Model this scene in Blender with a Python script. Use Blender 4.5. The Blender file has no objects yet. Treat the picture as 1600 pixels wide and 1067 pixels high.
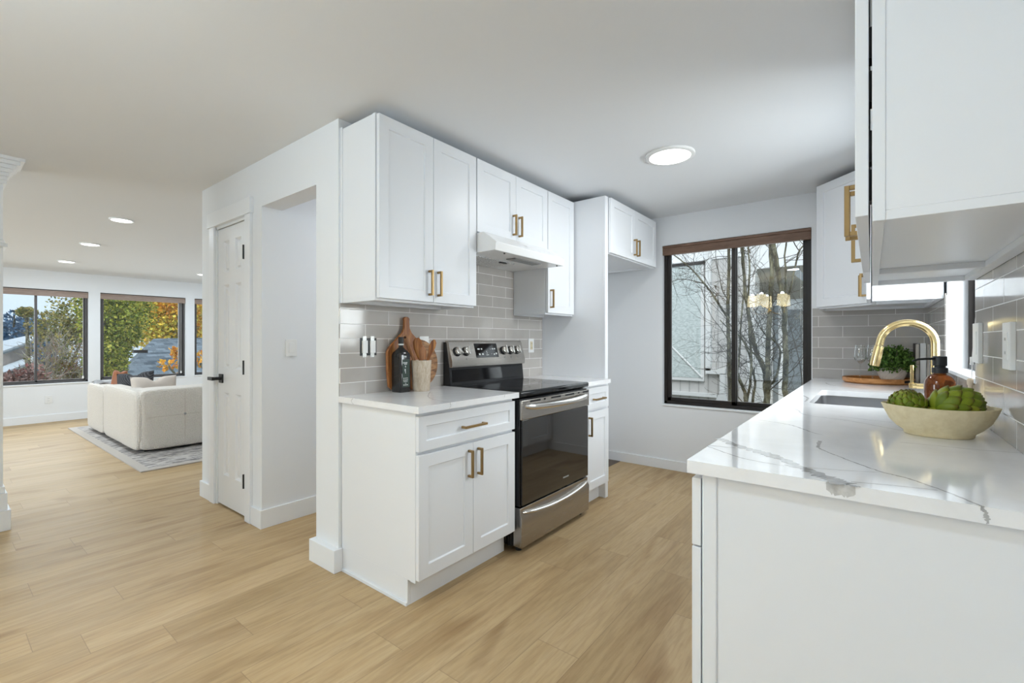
import bpy, bmesh, math, random
from mathutils import Vector, Matrix
rnd = random.Random(7)
S = bpy.context.scene
COL = S.collection
R = math.radians

# ------------------------------------------------------------------ camera
cam_d = bpy.data.cameras.new('camera'); cam = bpy.data.objects.new('camera', cam_d); COL.objects.link(cam)
cam_d.sensor_width = 36.0; cam_d.lens = 36.0 * 720.0 / 1600.0
cam_d.shift_y = -1.5 / 1600.0
cam_d.clip_start = 0.02; cam_d.clip_end = 400
cam.location = (0, 0, 1.2); cam.rotation_euler = (R(90), 0, R(38.0))
S.camera = cam

# ------------------------------------------------------------------ world, exposure
S.view_settings.view_transform = 'Standard'; S.view_settings.look = 'None'
S.view_settings.gamma = 1.0; S.view_settings.use_curve_mapping = False
S.view_settings.exposure = 0.18
w = bpy.data.worlds.new('sky'); S.world = w; w.use_nodes = True
nt = w.node_tree; bg = nt.nodes['Background']
tc = nt.nodes.new('ShaderNodeTexCoord'); sep = nt.nodes.new('ShaderNodeSeparateXYZ')
rmp = nt.nodes.new('ShaderNodeValToRGB')
rmp.color_ramp.elements[0].position = 0.0; rmp.color_ramp.elements[0].color = (.50, .60, .70, 1)
rmp.color_ramp.elements[1].position = 0.5; rmp.color_ramp.elements[1].color = (.66, .78, .95, 1)
nt.links.new(tc.outputs['Generated'], sep.inputs[0]); nt.links.new(sep.outputs['Z'], rmp.inputs[0])
nt.links.new(rmp.outputs[0], bg.inputs[0]); bg.inputs[1].default_value = 1.4
S.cycles.max_bounces = 9; S.cycles.diffuse_bounces = 5; S.cycles.glossy_bounces = 4
S.cycles.transmission_bounces = 6; S.cycles.transparent_max_bounces = 10
S.cycles.caustics_reflective = False; S.cycles.caustics_refractive = False
S.cycles.sample_clamp_indirect = 4.0; S.cycles.use_denoising = True


def area(name, loc, rot, size, power, color=(1, 1, 1), shape='RECTANGLE', spread=180):
    l = bpy.data.lights.new(name, 'AREA'); l.energy = power; l.color = color; l.shape = shape
    l.size = size[0]
    if shape in ('RECTANGLE', 'ELLIPSE'): l.size_y = size[1]
    l.spread = R(spread)
    o = bpy.data.objects.new(name, l); COL.objects.link(o); o.location = loc; o.rotation_euler = rot
    return o


# overcast daylight: a veiled high sun, and area lamps added outside the windows
sl = bpy.data.lights.new('veiled_sun', 'SUN'); sl.energy = 2.0; sl.angle = R(35); sl.color = (1, .98, .95)
so = bpy.data.objects.new('veiled_sun', sl); COL.objects.link(so); so.rotation_euler = (R(46), 0, R(14))
area('added_daylight_sink_window', (.90, 2.88, 1.85), (0, R(70), 0), (1.5, 1.5), 116, (.93, .97, 1))
area('added_daylight_far_window', (-.96, 4.80, 1.65), (R(-68), 0, 0), (2.0, 1.9), 13, (.93, .97, 1))
area('added_daylight_living_window', (-10.5, 2.2, 1.7), (0, R(-76), 0), (2.0, 4.8), 110, (.93, .97, 1))
area('living_side_fill', (-6.8, -4.75, 1.75), (R(72), 0, 0), (3.6, 2.2), 285, (.82, .92, 1))  # fill lamp added beyond the unseen side glazing to brighten the living room

# ------------------------------------------------------------------ materials
MATS = {}


def nodes(m): return m.node_tree.nodes, m.node_tree.links


def mat(name, col, rough=.5, metal=0., spec=.5, coat=0., emit=None, es=0., trans=0., ior=1.45):
    m = bpy.data.materials.new(name); m.use_nodes = True
    b = m.node_tree.nodes['Principled BSDF']
    b.inputs['Base Color'].default_value = (*col, 1); b.inputs['Roughness'].default_value = rough
    b.inputs['Metallic'].default_value = metal; b.inputs['Specular IOR Level'].default_value = spec
    b.inputs['Coat Weight'].default_value = coat; b.inputs['IOR'].default_value = ior
    b.inputs['Transmission Weight'].default_value = trans
    if emit:
        b.inputs['Emission Color'].default_value = (*emit, 1); b.inputs['Emission Strength'].default_value = es
    MATS[name] = m
    return m


def N(m, t, **k):
    n = m.node_tree.nodes.new(t)
    for a, v in k.items(): setattr(n, a, v)
    return n


def setin(m, sock, v):
    if hasattr(v, 'is_output'): m.node_tree.links.new(v, sock)
    else: sock.default_value = v


def math_(m, op, a, b=None, c=None):
    n = N(m, 'ShaderNodeMath', operation=op); setin(m, n.inputs[0], a)
    if b is not None: setin(m, n.inputs[1], b)
    if c is not None: setin(m, n.inputs[2], c)
    return n.outputs[0]


def ramp(m, fac, stops):
    n = N(m, 'ShaderNodeValToRGB'); e = n.color_ramp.elements
    while len(e) < len(stops): e.new(.5)
    for x, (p, c) in zip(e, stops): x.position = p; x.color = (*c, 1)
    setin(m, n.inputs[0], fac)
    return n.outputs[0]


def mixc(m, fac, a, b, mode='MIX'):
    n = N(m, 'ShaderNodeMix', data_type='RGBA', blend_type=mode)
    setin(m, n.inputs[0], fac); setin(m, n.inputs[6], a if hasattr(a, 'is_output') else (*a, 1)); setin(m, n.inputs[7], b if hasattr(b, 'is_output') else (*b, 1))
    return n.outputs[2]


def coords(m, scale=(1, 1, 1), kind='Object', rot=(0, 0, 0)):
    t = N(m, 'ShaderNodeTexCoord'); mp = N(m, 'ShaderNodeMapping')
    mp.inputs['Scale'].default_value = scale; mp.inputs['Rotation'].default_value = rot
    m.node_tree.links.new(t.outputs[kind], mp.inputs[0])
    return mp.outputs[0]


def noise(m, vec, scale, detail=3, rough=.5, dist=0.):
    n = N(m, 'ShaderNodeTexNoise'); setin(m, n.inputs['Vector'], vec)
    n.inputs['Scale'].default_value = scale; n.inputs['Detail'].default_value = detail
    n.inputs['Roughness'].default_value = rough; n.inputs['Distortion'].default_value = dist
    return n.outputs[0]


def bump(m, h, strength=.2, dist=.01):
    n = N(m, 'ShaderNodeBump'); n.inputs['Strength'].default_value = strength; n.inputs['Distance'].default_value = dist
    setin(m, n.inputs['Height'], h)
    b = m.node_tree.nodes['Principled BSDF']; m.node_tree.links.new(n.outputs[0], b.inputs['Normal'])


def base(m, c): setin(m, m.node_tree.nodes['Principled BSDF'].inputs['Base Color'], c)


def rough_(m, c): setin(m, m.node_tree.nodes['Principled BSDF'].inputs['Roughness'], c)


WALL = mat('wall_paint', (.80, .815, .835), .75, spec=.3); bump(WALL, noise(WALL, coords(WALL), 60, 3), .06, .004)
CEIL = mat('ceiling_paint', (.80, .815, .835), .85, spec=.2); bump(CEIL, noise(CEIL, coords(CEIL), 90, 3), .06, .003)
TRIM = mat('trim_paint', (.825, .84, .86), .4)
CAB = mat('cabinet_paint', (.79, .805, .83), .33); bump(CAB, noise(CAB, coords(CAB, (1, 1, .25)), 25, 2), .015, .003)
CABIN = mat('cabinet_interior', (.62, .62, .63), .5)
DOORP = mat('door_paint', (.81, .825, .845), .35)
PLASTIC = mat('white_plastic', (.82, .82, .81), .35)
IVORY = mat('ivory_plastic', (.62, .54, .38), .4)
BRASS = mat('brushed_brass', (.37, .245, .11), .36, 1.0)
GOLD = mat('satin_gold', (.80, .62, .31), .22, 1.0)
BLACKM = mat('black_metal', (.012, .012, .013), .4, .3)
DARKM = mat('dark_bronze_frame', (.018, .014, .012), .4, .2)
GREYM = mat('grey_frame', (.09, .085, .085), .4, .2)
STEEL = mat('stainless_steel', (.46, .43, .395), .28, 1.0)
_sn = noise(STEEL, coords(STEEL, (1, .02, 1)), 220, 2); rough_(STEEL, math_(STEEL, 'MULTIPLY_ADD', _sn, .05, .24))
STEELB = mat('bright_steel', (.78, .76, .73), .18, 1.0)
SINKM = mat('sink_steel', (.36, .36, .37), .34, 1.0)
BLACKG = mat('black_ceramic_glass', (.008, .008, .009), .06, spec=.6)
OVENG = mat('oven_door_glass', (.012, .010, .009), .04, spec=.9, coat=.5)
BLACKE = mat('black_enamel', (.012, .012, .014), .25)
RUBBER = mat('black_rubber', (.02, .02, .02), .7)
HOODP = mat('hood_enamel', (.84, .84, .84), .25)
MESHF = mat('hood_filter', (.45, .45, .45), .35, 1.0)
_v = N(MESHF, 'ShaderNodeTexVoronoi'); _v.inputs['Scale'].default_value = 160; MESHF.node_tree.links.new(coords(MESHF), _v.inputs['Vector'])
base(MESHF, ramp(MESHF, _v.outputs['Distance'], [(.15, (.08, .08, .08)), (.5, (.75, .75, .75))]))
LENS = mat('lamp_lens', (.28, .28, .28), .25)
LIT = mat('lit_diffuser', (1, 1, 1), .5, emit=(1, .99, .97), es=6.0)
SHADE = mat('lit_pleated_shade', (.9, .8, .6), .7, emit=(1, .87, .55), es=6.0)
FABW = mat('boucle_cream', (.70, .655, .60), .95, spec=.1)
_fc = coords(FABW); _fw = N(FABW, 'ShaderNodeTexVoronoi'); _fw.inputs['Scale'].default_value = 85; _fw.inputs['Randomness'].default_value = .35; FABW.node_tree.links.new(_fc, _fw.inputs['Vector'])
bump(FABW, _fw.outputs['Distance'], .9, .012); base(FABW, ramp(FABW, _fw.outputs['Distance'], [(.1, (.82, .77, .71)), (.8, (.70, .65, .59))]))
FABP = mat('cushion_linen', (.60, .53, .47), .95, spec=.1); bump(FABP, noise(FABP, coords(FABP), 250, 2), .3, .005)
FABD = mat('charcoal_weave', (.06, .06, .065), .95, spec=.1)
_dw = N(FABD, 'ShaderNodeTexWave'); _dw.inputs['Scale'].default_value = 22; _dw.inputs['Distortion'].default_value = 3; FABD.node_tree.links.new(coords(FABD, rot=(.5, .6, .3)), _dw.inputs['Vector'])
base(FABD, ramp(FABD, _dw.outputs[1], [(.3, (.045, .045, .05)), (.8, (.10, .10, .105))]))
RUST = mat('rust_leather', (.30, .10, .035), .5)
THROW = mat('grey_throw', (.33, .33, .33), .95, spec=.1); bump(THROW, noise(THROW, coords(THROW), 120, 2), .4, .01)
CERAM = mat('matte_white_ceramic', (.80, .77, .72), .7)
STONEC = mat('speckled_stoneware', (.50, .44, .36), .85)
base(STONEC, ramp(STONEC, noise(STONEC, coords(STONEC, (1, 1, .35)), 60, 4, .7), [(.3, (.36, .285, .205)), (.5, (.49, .405, .31)), (.7, (.59, .52, .43))]))
BOWLM = mat('sand_stoneware', (.62, .51, .32), .75)
_bn = noise(BOWLM, coords(BOWLM), 45, 4, .6); base(BOWLM, ramp(BOWLM, _bn, [(.3, (.64, .53, .32)), (.7, (.75, .65, .43))])); bump(BOWLM, _bn, .15, .004)
BOTTLE = mat('dark_green_glass', (.016, .015, .014), .12, spec=.6)
LABELG = mat('dark_green_label', (.012, .03, .02), .4)
LABELW = mat('label_print', (.62, .64, .62), .6)
AMBER = mat('amber_glass', (.24, .06, .008), .04, spec=.6, trans=.75)
BLACKP = mat('black_plastic', (.015, .015, .016), .4)
PAGES = mat('book_pages', (.55, .50, .44), .9); bump(PAGES, noise(PAGES, coords(PAGES, (1, 1, .01)), 300, 2), .3, .004)
BOOKW = mat('white_cover', (.72, .71, .69), .5)
BOOKD = mat('dark_cover', (.08, .065, .055), .5)
CORD = mat('white_cord', (.75, .74, .72), .7)
TASSEL = mat('wood_tassel', (.62, .50, .36), .6)


def wood(name, c0, c1, c2, axis=(1, 1, .12), sc=30, rough=.45):
    m = mat(name, c1, rough); v = coords(m, axis)
    n = noise(m, v, sc, 4, .6, 1.2)
    base(m, ramp(m, n, [(.3, c0), (.5, c1), (.72, c2)])); bump(m, n, .06, .003)
    return m


ACACIA = wood('acacia_wood', (.12, .034, .009), (.33, .12, .032), (.54, .26, .075), (1, 1, .10), 48)
WALNUT = wood('walnut_wood', (.10, .045, .018), (.27, .13, .055), (.48, .27, .12), (1, .22, 1), 42)
SPOONW = wood('spoon_wood', (.20, .075, .03), (.34, .15, .065), (.47, .25, .13), (1, 1, .15), 24)
TRAYW = wood('tray_wood', (.30, .12, .035), (.46, .20, .06), (.58, .30, .11), (.15, 1, 1), 55)
BLINDW = wood('blind_wood', (.12, .065, .04), (.17, .095, .06), (.22, .13, .085), (.12, 1, 1), 40, .5)
BLINDL = wood('blind_wood_living', (.27, .20, .165), (.33, .25, .21), (.38, .30, .255), (1, .12, 1), 40, .5)

# window glass: clear with a Fresnel reflection
GLASS = bpy.data.materials.new('window_glass'); GLASS.use_nodes = True
_n, _l = nodes(GLASS); _n.remove(_n['Principled BSDF'])
_tr = N(GLASS, 'ShaderNodeBsdfTransparent'); _tr.inputs[0].default_value = (.97, .985, .98, 1); _gl = N(GLASS, 'ShaderNodeBsdfGlossy'); _gl.inputs['Roughness'].default_value = 0.0
_lw = N(GLASS, 'ShaderNodeLayerWeight'); _lw.inputs[0].default_value = .5
_p5 = math_(GLASS, 'POWER', _lw.outputs['Facing'], 5.0); _fr = math_(GLASS, 'MULTIPLY_ADD', _p5, .95, .04)
_mx = N(GLASS, 'ShaderNodeMixShader'); _l.new(_fr, _mx.inputs[0]); _l.new(_tr.outputs[0], _mx.inputs[1]); _l.new(_gl.outputs[0], _mx.inputs[2])
_l.new(_mx.outputs[0], _n['Material Output'].inputs[0])
CLEAR = GLASS.copy(); CLEAR.name = 'clear_stemware'

# backsplash tile


def tile(name, horiz, u0, z0, pitch=.0778):
    m = mat(name, (.46, .43, .40), .10, spec=.55)
    t = N(m, 'ShaderNodeTexCoord'); s = N(m, 'ShaderNodeSeparateXYZ'); m.node_tree.links.new(t.outputs['Object'], s.inputs[0])
    u = math_(m, 'SUBTRACT', s.outputs[horiz], u0); v = math_(m, 'SUBTRACT', s.outputs['Z'], z0)
    c = N(m, 'ShaderNodeCombineXYZ'); m.node_tree.links.new(u, c.inputs[0]); m.node_tree.links.new(v, c.inputs[1])
    b = N(m, 'ShaderNodeTexBrick'); m.node_tree.links.new(c.outputs[0], b.inputs['Vector'])
    b.inputs['Scale'].default_value = 1; b.inputs['Brick Width'].default_value = .306; b.inputs['Row Height'].default_value = pitch
    b.inputs['Mortar Size'].default_value = .0016; b.inputs['Mortar Smooth'].default_value = .1; b.inputs['Bias'].default_value = 0
    b.inputs['Color1'].default_value = (.415, .385, .355, 1); b.inputs['Color2'].default_value = (.465, .435, .405, 1); b.inputs['Mortar'].default_value = (.80, .79, .77, 1)
    n = noise(m, coords(m), 9, 2)
    base(m, mixc(m, .25, b.outputs[0], ramp(m, n, [(.3, (.36, .34, .315)), (.7, (.52, .49, .46))]), 'MIX'))
    base(m, mixc(m, b.outputs['Fac'], mixc(m, .2, b.outputs[0], ramp(m, n, [(.3, (.36, .34, .315)), (.7, (.52, .49, .46))])), (.80, .79, .77)))
    rough_(m, math_(m, 'MULTIPLY_ADD', b.outputs['Fac'], .6, .09))
    h = math_(m, 'ADD', math_(m, 'MULTIPLY', b.outputs['Fac'], -1.0), math_(m, 'MULTIPLY', n, .25))
    bump(m, h, .35, .002)
    return m


TILE_L = tile('tile_left', 'Y', 1.491 - .306, .977)
TILE_F = tile('tile_far', 'X', -.174 - .306 * 2, .984, .0808)
TILE_R = tile('tile_right', 'Y', 1.95, .905, .0808)

# plank floor
FLOOR = mat('oak_plank_floor', (.5, .37, .24), .4, spec=.22)
_t = N(FLOOR, 'ShaderNodeTexCoord'); _s = N(FLOOR, 'ShaderNodeSeparateXYZ'); FLOOR.node_tree.links.new(_t.outputs['Object'], _s.inputs[0])
_W, _L = .186, 1.25
_xr = math_(FLOOR, 'DIVIDE', math_(FLOOR, 'ADD', _s.outputs['X'], 20.03), _W); _row = math_(FLOOR, 'FLOOR', _xr)
_wn = N(FLOOR, 'ShaderNodeTexWhiteNoise', noise_dimensions='1D'); FLOOR.node_tree.links.new(_row, _wn.inputs['W'])
_yy = math_(FLOOR, 'DIVIDE', math_(FLOOR, 'ADD', _s.outputs['Y'], math_(FLOOR, 'MULTIPLY_ADD', _wn.outputs['Value'], _L, 20.0)), _L); _cl = math_(FLOOR, 'FLOOR', _yy)
_c2 = N(FLOOR, 'ShaderNodeCombineXYZ'); FLOOR.node_tree.links.new(_row, _c2.inputs[0]); FLOOR.node_tree.links.new(_cl, _c2.inputs[1])
_w2 = N(FLOOR, 'ShaderNodeTexWhiteNoise', noise_dimensions='3D'); FLOOR.node_tree.links.new(_c2.outputs[0], _w2.inputs['Vector'])
_off = N(FLOOR, 'ShaderNodeVectorMath', operation='MULTIPLY_ADD'); FLOOR.node_tree.links.new(_w2.outputs['Color'], _off.inputs[0]); _off.inputs[1].default_value = (7, 9, 3)
FLOOR.node_tree.links.new(_t.outputs['Object'], _off.inputs[2])
_mp = N(FLOOR, 'ShaderNodeMapping'); _mp.inputs['Scale'].default_value = (1, .085, 1); FLOOR.node_tree.links.new(_off.outputs[0], _mp.inputs[0])
_g1 = noise(FLOOR, _mp.outputs[0], 9, 4, .55, 1.0); _g2 = noise(FLOOR, _mp.outputs[0], 75, 3, .6, .4)
_mp3 = N(FLOOR, 'ShaderNodeMapping'); _mp3.inputs['Scale'].default_value = (1, .3, 1); FLOOR.node_tree.links.new(_off.outputs[0], _mp3.inputs[0])
_g3 = noise(FLOOR, _mp3.outputs[0], 4.5, 2, .5, .6)
_cA = ramp(FLOOR, _g1, [(.28, (.395, .262, .135)), (.46, (.48, .34, .182)), (.62, (.515, .375, .214)), (.80, (.45, .307, .162))])
_cB = mixc(FLOOR, .5, _cA, ramp(FLOOR, _g2, [(.3, (.64, .59, .53)), (.6, (1, 1, 1))]), 'MULTIPLY')
_cB2 = mixc(FLOOR, 1.0, _cB, ramp(FLOOR, _g3, [(.24, (.68, .60, .53)), (.40, (1, 1, 1))]), 'MULTIPLY')
_cC = mixc(FLOOR, 1.0, _cB2, ramp(FLOOR, _w2.outputs['Value'], [(0, (.91, .90, .88)), (.5, (1, 1, 1)), (1, (1.06, 1.07, 1.08))]), 'MULTIPLY')
_fx = math_(FLOOR, 'FRACT', _xr); _fy = math_(FLOOR, 'FRACT', _yy)
_ex = math_(FLOOR, 'MINIMUM', _fx, math_(FLOOR, 'SUBTRACT', 1.0, _fx)); _ey = math_(FLOOR, 'MINIMUM', _fy, math_(FLOOR, 'SUBTRACT', 1.0, _fy))
_seam = math_(FLOOR, 'MINIMUM', math_(FLOOR, 'MULTIPLY', _ex, _W), math_(FLOOR, 'MULTIPLY', _ey, _L))
_sf = math_(FLOOR, 'LESS_THAN', _seam, .0012)
base(FLOOR, mixc(FLOOR, math_(FLOOR, 'MULTIPLY', _sf, .6), _cC, (.22, .14, .08)))
rough_(FLOOR, math_(FLOOR, 'MULTIPLY_ADD', _g2, .2, .36))
bump(FLOOR, math_(FLOOR, 'SUBTRACT', math_(FLOOR, 'MULTIPLY', _g2, .3), _sf), .12, .002)

# quartz
QUARTZ = mat('white_quartz', (.80, .80, .81), .08, spec=.5)
base(QUARTZ, ramp(QUARTZ, noise(QUARTZ, coords(QUARTZ), 3.5, 5, .6, .8), [(.35, (.80, .80, .81)), (.6, (.87, .87, .88))]))
VEIN = mat('quartz_vein', (.46, .455, .455), .08)
base(VEIN, ramp(VEIN, noise(VEIN, coords(VEIN), 22, 4, .7), [(.3, (.34, .335, .33)), (.7, (.54, .535, .53))]))
VEINL = mat('quartz_vein_soft', (.52, .515, .51), .08)
base(VEINL, ramp(VEINL, noise(VEINL, coords(VEINL), 30, 4, .7), [(.35, (.47, .465, .46)), (.7, (.66, .655, .65))]))

RUGM = mat('flecked_rug', (.45, .42, .40), .98, spec=.05)
_rn = noise(RUGM, coords(RUGM, (1, .35, 1)), 26, 3, .7)
base(RUGM, ramp(RUGM, _rn, [(.40, (.20, .19, .19)), (.5, (.43, .40, .38)), (.6, (.55, .52, .49))]))
RUGE = mat('rug_border', (.50, .46, .42), .98, spec=.05)

# outdoors
SIDING = mat('grey_siding', (.47, .47, .46), .8)
_sw = N(SIDING, 'ShaderNodeTexWave'); _sw.inputs['Scale'].default_value = 2.2; SIDING.node_tree.links.new(coords(SIDING), _sw.inputs['Vector'])
base(SIDING, ramp(SIDING, _sw.outputs[1], [(0, (.36, .35, .33)), (.08, (.53, .515, .49)), (1, (.55, .535, .51))]))
STUCCO = mat('white_render', (.74, .75, .74), .9); base(STUCCO, ramp(STUCCO, noise(STUCCO, coords(STUCCO), 5, 4), [(.3, (.78, .79, .78)), (.7, (.87, .88, .87))]))
SOFFIT = mat('taupe_soffit', (.40, .385, .34), .85)
OBSC = mat('obscure_glass', (.50, .60, .58), .35)
_on = noise(OBSC, coords(OBSC, (1, 1, 2.2)), 22, 4, .75); base(OBSC, ramp(OBSC, _on, [(.35, (.40, .46, .44)), (.65, (.68, .73, .71))])); bump(OBSC, _on, .5, .01)
PIPE = mat('white_downpipe', (.72, .72, .70), .6)
DARKW = mat('dark_exterior_glass', (.20, .225, .235), .15)
BLUEP = mat('blue_plastic', (.02, .05, .25), .4)
BARK = mat('lichen_bark', (.22, .20, .14), .9)
_bk = noise(BARK, coords(BARK, (1, 1, .3)), 28, 4, .7); base(BARK, ramp(BARK, _bk, [(.32, (.045, .037, .024)), (.5, (.13, .118, .07)), (.68, (.27, .26, .17))])); bump(BARK, _bk, .4, .02)
TWIG = mat('twig_bark', (.075, .06, .042), .9)
DULL = mat('dried_leaf', (.16, .12, .09), .9)
SHING = mat('grey_shingle', (.20, .24, .27), .9)
_sb = N(SHING, 'ShaderNodeTexBrick'); _st = N(SHING, 'ShaderNodeTexCoord'); _ss = N(SHING, 'ShaderNodeSeparateXYZ'); _sc = N(SHING, 'ShaderNodeCombineXYZ')
SHING.node_tree.links.new(_st.outputs['Object'], _ss.inputs[0]); SHING.node_tree.links.new(_ss.outputs['Y'], _sc.inputs[0]); SHING.node_tree.links.new(_ss.outputs['X'], _sc.inputs[1]); SHING.node_tree.links.new(_sc.outputs[0], _sb.inputs['Vector'])
_sb.inputs['Scale'].default_value = 1; _sb.inputs['Brick Width'].default_value = .36; _sb.inputs['Row Height'].default_value = .30; _sb.inputs['Mortar Size'].default_value = .012
_sb.inputs['Color1'].default_value = (.05, .07, .085, 1); _sb.inputs['Color2'].default_value = (.18, .22, .245, 1); _sb.inputs['Mortar'].default_value = (.10, .12, .14, 1)
base(SHING, _sb.outputs[0])
HOUSEW = mat('tan_house_wall', (.40, .35, .32), .9)
GUTTER = mat('grey_gutter', (.42, .46, .48), .6)
GROUND = mat('garden_ground', (.14, .13, .08), .95)


def leafmat(name, stops):
    m = mat(name, stops[0], .7, spec=.2)
    g = N(m, 'ShaderNodeNewGeometry')
    base(m, ramp(m, g.outputs['Random Per Island'], [(i / (len(stops) - 1), c) for i, c in enumerate(stops)]))
    return m


LG = leafmat('green_leaves', [(.07, .11, .02), (.22, .27, .04), (.40, .42, .06), (.56, .48, .09)])
LY = leafmat('golden_leaves', [(.50, .52, .10), (.80, .70, .12), (.90, .70, .10), (.88, .52, .06)])
LO = leafmat('orange_leaves', [(.60, .30, .03), (.75, .42, .04), (.66, .20, .02)])
LM = leafmat('mixed_leaves', [(.10, .13, .04), (.26, .27, .08), (.42, .34, .08), (.34, .28, .14)])
LB = leafmat('haze_tinted_needles', [(.05, .12, .20), (.10, .20, .32), (.16, .28, .42)])  # distant haze painted into the needle colour as blue
LT = leafmat('bare_twigs', [(.20, .17, .14), (.34, .30, .26), (.28, .26, .15), (.30, .12, .10)])
LR = leafmat('red_brown_shrub', [(.16, .08, .07), (.30, .20, .17), (.34, .12, .10)])
BOX = leafmat('boxwood_leaves', [(.03, .07, .014), (.085, .17, .03), (.17, .28, .06)])
ART = mat('artichoke_bract', (.2, .3, .03), .5, spec=.4)
_ag = N(ART, 'ShaderNodeNewGeometry'); _at = N(ART, 'ShaderNodeVertexColor'); _at.layer_name = 'tip'
_ac = ramp(ART, _ag.outputs['Random Per Island'], [(0, (.115, .165, .006)), (.6, (.18, .235, .009)), (1, (.29, .315, .02))])
base(ART, mixc(ART, _at.outputs['Color'], _ac, (.15, .10, .02)))

# ------------------------------------------------------------------ mesh helpers


class MB:
    def __init__(self): self.v = []; self.f = []; self.m = []

    def add(self, vs, fs, m=0):
        o = len(self.v); self.v += [tuple(p) for p in vs]; self.f += [tuple(i + o for i in f) for f in fs]; self.m += [m] * len(fs)
        return self

    def box(self, x0, x1, y0, y1, z0, z1, m=0, fr=None):
        x0, x1 = min(x0, x1), max(x0, x1); y0, y1 = min(y0, y1), max(y0, y1); z0, z1 = min(z0, z1), max(z0, z1)
        P = [(x0, y0, z0), (x1, y0, z0), (x1, y1, z0), (x0, y1, z0), (x0, y0, z1), (x1, y0, z1), (x1, y1, z1), (x0, y1, z1)]
        if fr: P = [fr(*p) for p in P]
        return self.add(P, [(0, 3, 2, 1), (4, 5, 6, 7), (0, 1, 5, 4), (1, 2, 6, 5), (2, 3, 7, 6), (3, 0, 4, 7)], m)

    def prism(self, poly, a0, a1, place, m=0):
        n = len(poly); P = [place(u, v, a0) for u, v in poly] + [place(u, v, a1) for u, v in poly]
        F = [tuple(range(n))[::-1], tuple(range(n, 2 * n))] + [(i, (i + 1) % n, n + (i + 1) % n, n + i) for i in range(n)]
        return self.add(P, F, m)

    def lathe(self, prof, c=(0, 0, 0), seg=32, sx=1., sy=1., m=0, place=None, closed=True):
        P = []; F = []; n = len(prof)
        for r, z in prof:
            for k in range(seg):
                a = 2 * math.pi * k / seg; p = (r * math.cos(a) * sx, r * math.sin(a) * sy, z)
                P.append(place(*p) if place else (c[0] + p[0], c[1] + p[1], c[2] + p[2]))
        for i in range(n - 1):
            for k in range(seg):
                k2 = (k + 1) % seg; F.append((i * seg + k, i * seg + k2, (i + 1) * seg + k2, (i + 1) * seg + k))
        if closed:
            F.append(tuple(range(seg))[::-1]); F.append(tuple((n - 1) * seg + k for k in range(seg)))
        return self.add(P, F, m)

    def tube(self, path, rad, seg=8, m=0, caps=True):
        path = [Vector(p) for p in path]; n = len(path)
        if not hasattr(rad, '__len__'): rad = [rad] * n
        P = []; F = []; up = None
        for i, p in enumerate(path):
            t = (path[min(i + 1, n - 1)] - path[max(i - 1, 0)]).normalized()
            if up is None:
                up = Vector((0, 0, 1)) if abs(t.z) < .9 else Vector((1, 0, 0))
            x = t.cross(up)
            if x.length < 1e-5: x = t.orthogonal()
            x.normalize(); y = x.cross(t).normalized(); up = y
            for k in range(seg):
                a = 2 * math.pi * k / seg; P.append(p + (x * math.cos(a) + y * math.sin(a)) * rad[i])
        for i in range(n - 1):
            for k in range(seg):
                k2 = (k + 1) % seg; F.append((i * seg + k, i * seg + k2, (i + 1) * seg + k2, (i + 1) * seg + k))
        if caps: F.append(tuple(range(seg))[::-1]); F.append(tuple((n - 1) * seg + k for k in range(seg)))
        return self.add(P, F, m)

    def grid(self, rows, m=0, wrap=False):
        o = []; n = len(rows[0]); F = []
        for r in rows: o += r
        for i in range(len(rows) - 1):
            for k in range(n if wrap else n - 1):
                k2 = (k + 1) % n; F.append((i * n + k, i * n + k2, (i + 1) * n + k2, (i + 1) * n + k))
        return self.add(o, F, m)


XF = {}


def thing(name, label, cat, loc=(0, 0, 0), rz=0., group=None, kind=None):
    o = bpy.data.objects.new(name, None); COL.objects.link(o); o.location = loc; o.rotation_euler = (0, 0, rz); o.empty_display_size = .05
    o['label'] = label; o['category'] = cat
    if group: o['group'] = group
    if kind: o['kind'] = kind
    XF[o.name] = Matrix.Translation(Vector(loc)) @ Matrix.Rotation(rz, 4, 'Z')
    return o


def obj(name, mb, mats, parent=None, bevel=0., bseg=2, smooth=30, label=None, local=False, recalc=True, subsurf=0, loc=None, wn=True):
    """one mesh object; world coordinates unless local"""
    me = bpy.data.meshes.new(name)
    M = Matrix.Identity(4)
    if parent is not None and not local: M = XF[parent.name].inverted()
    if parent is None and loc is not None: M = Matrix.Translation(-Vector(loc))
    me.from_pydata([tuple(M @ Vector(p)) for p in mb.v] if not local else mb.v, [], mb.f)
    if not isinstance(mats, (list, tuple)): mats = [mats]
    for m in mats: me.materials.append(m)
    me.polygons.foreach_set('material_index', mb.m)
    if recalc:
        b = bmesh.new(); b.from_mesh(me); bmesh.ops.recalc_face_normals(b, faces=b.faces); b.to_mesh(me); b.free()
    if smooth:
        me.polygons.foreach_set('use_smooth', [True] * len(me.polygons)); me.set_sharp_from_angle(angle=R(smooth))
    o = bpy.data.objects.new(name, me); COL.objects.link(o)
    if parent is not None:
        o.parent = parent; XF[o.name] = XF[parent.name]
    else:
        if loc is not None: o.location = loc
        XF[o.name] = Matrix.Translation(Vector(loc)) if loc else Matrix.Identity(4)
    if label: o['label'] = label
    if bevel:
        d = o.modifiers.new('edge', 'BEVEL'); d.width = bevel; d.segments = bseg; d.limit_method = 'ANGLE'; d.angle_limit = R(40); d.harden_normals = False
    if subsurf:
        d = o.modifiers.new('smooth', 'SUBSURF'); d.levels = subsurf; d.render_levels = subsurf
    return o


def struct(name, mb, mats, bevel=0., parent=None, **k):
    o = obj(name, mb, mats, parent, bevel, **k)
    if parent is None: o['kind'] = 'structure'
    return o


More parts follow.
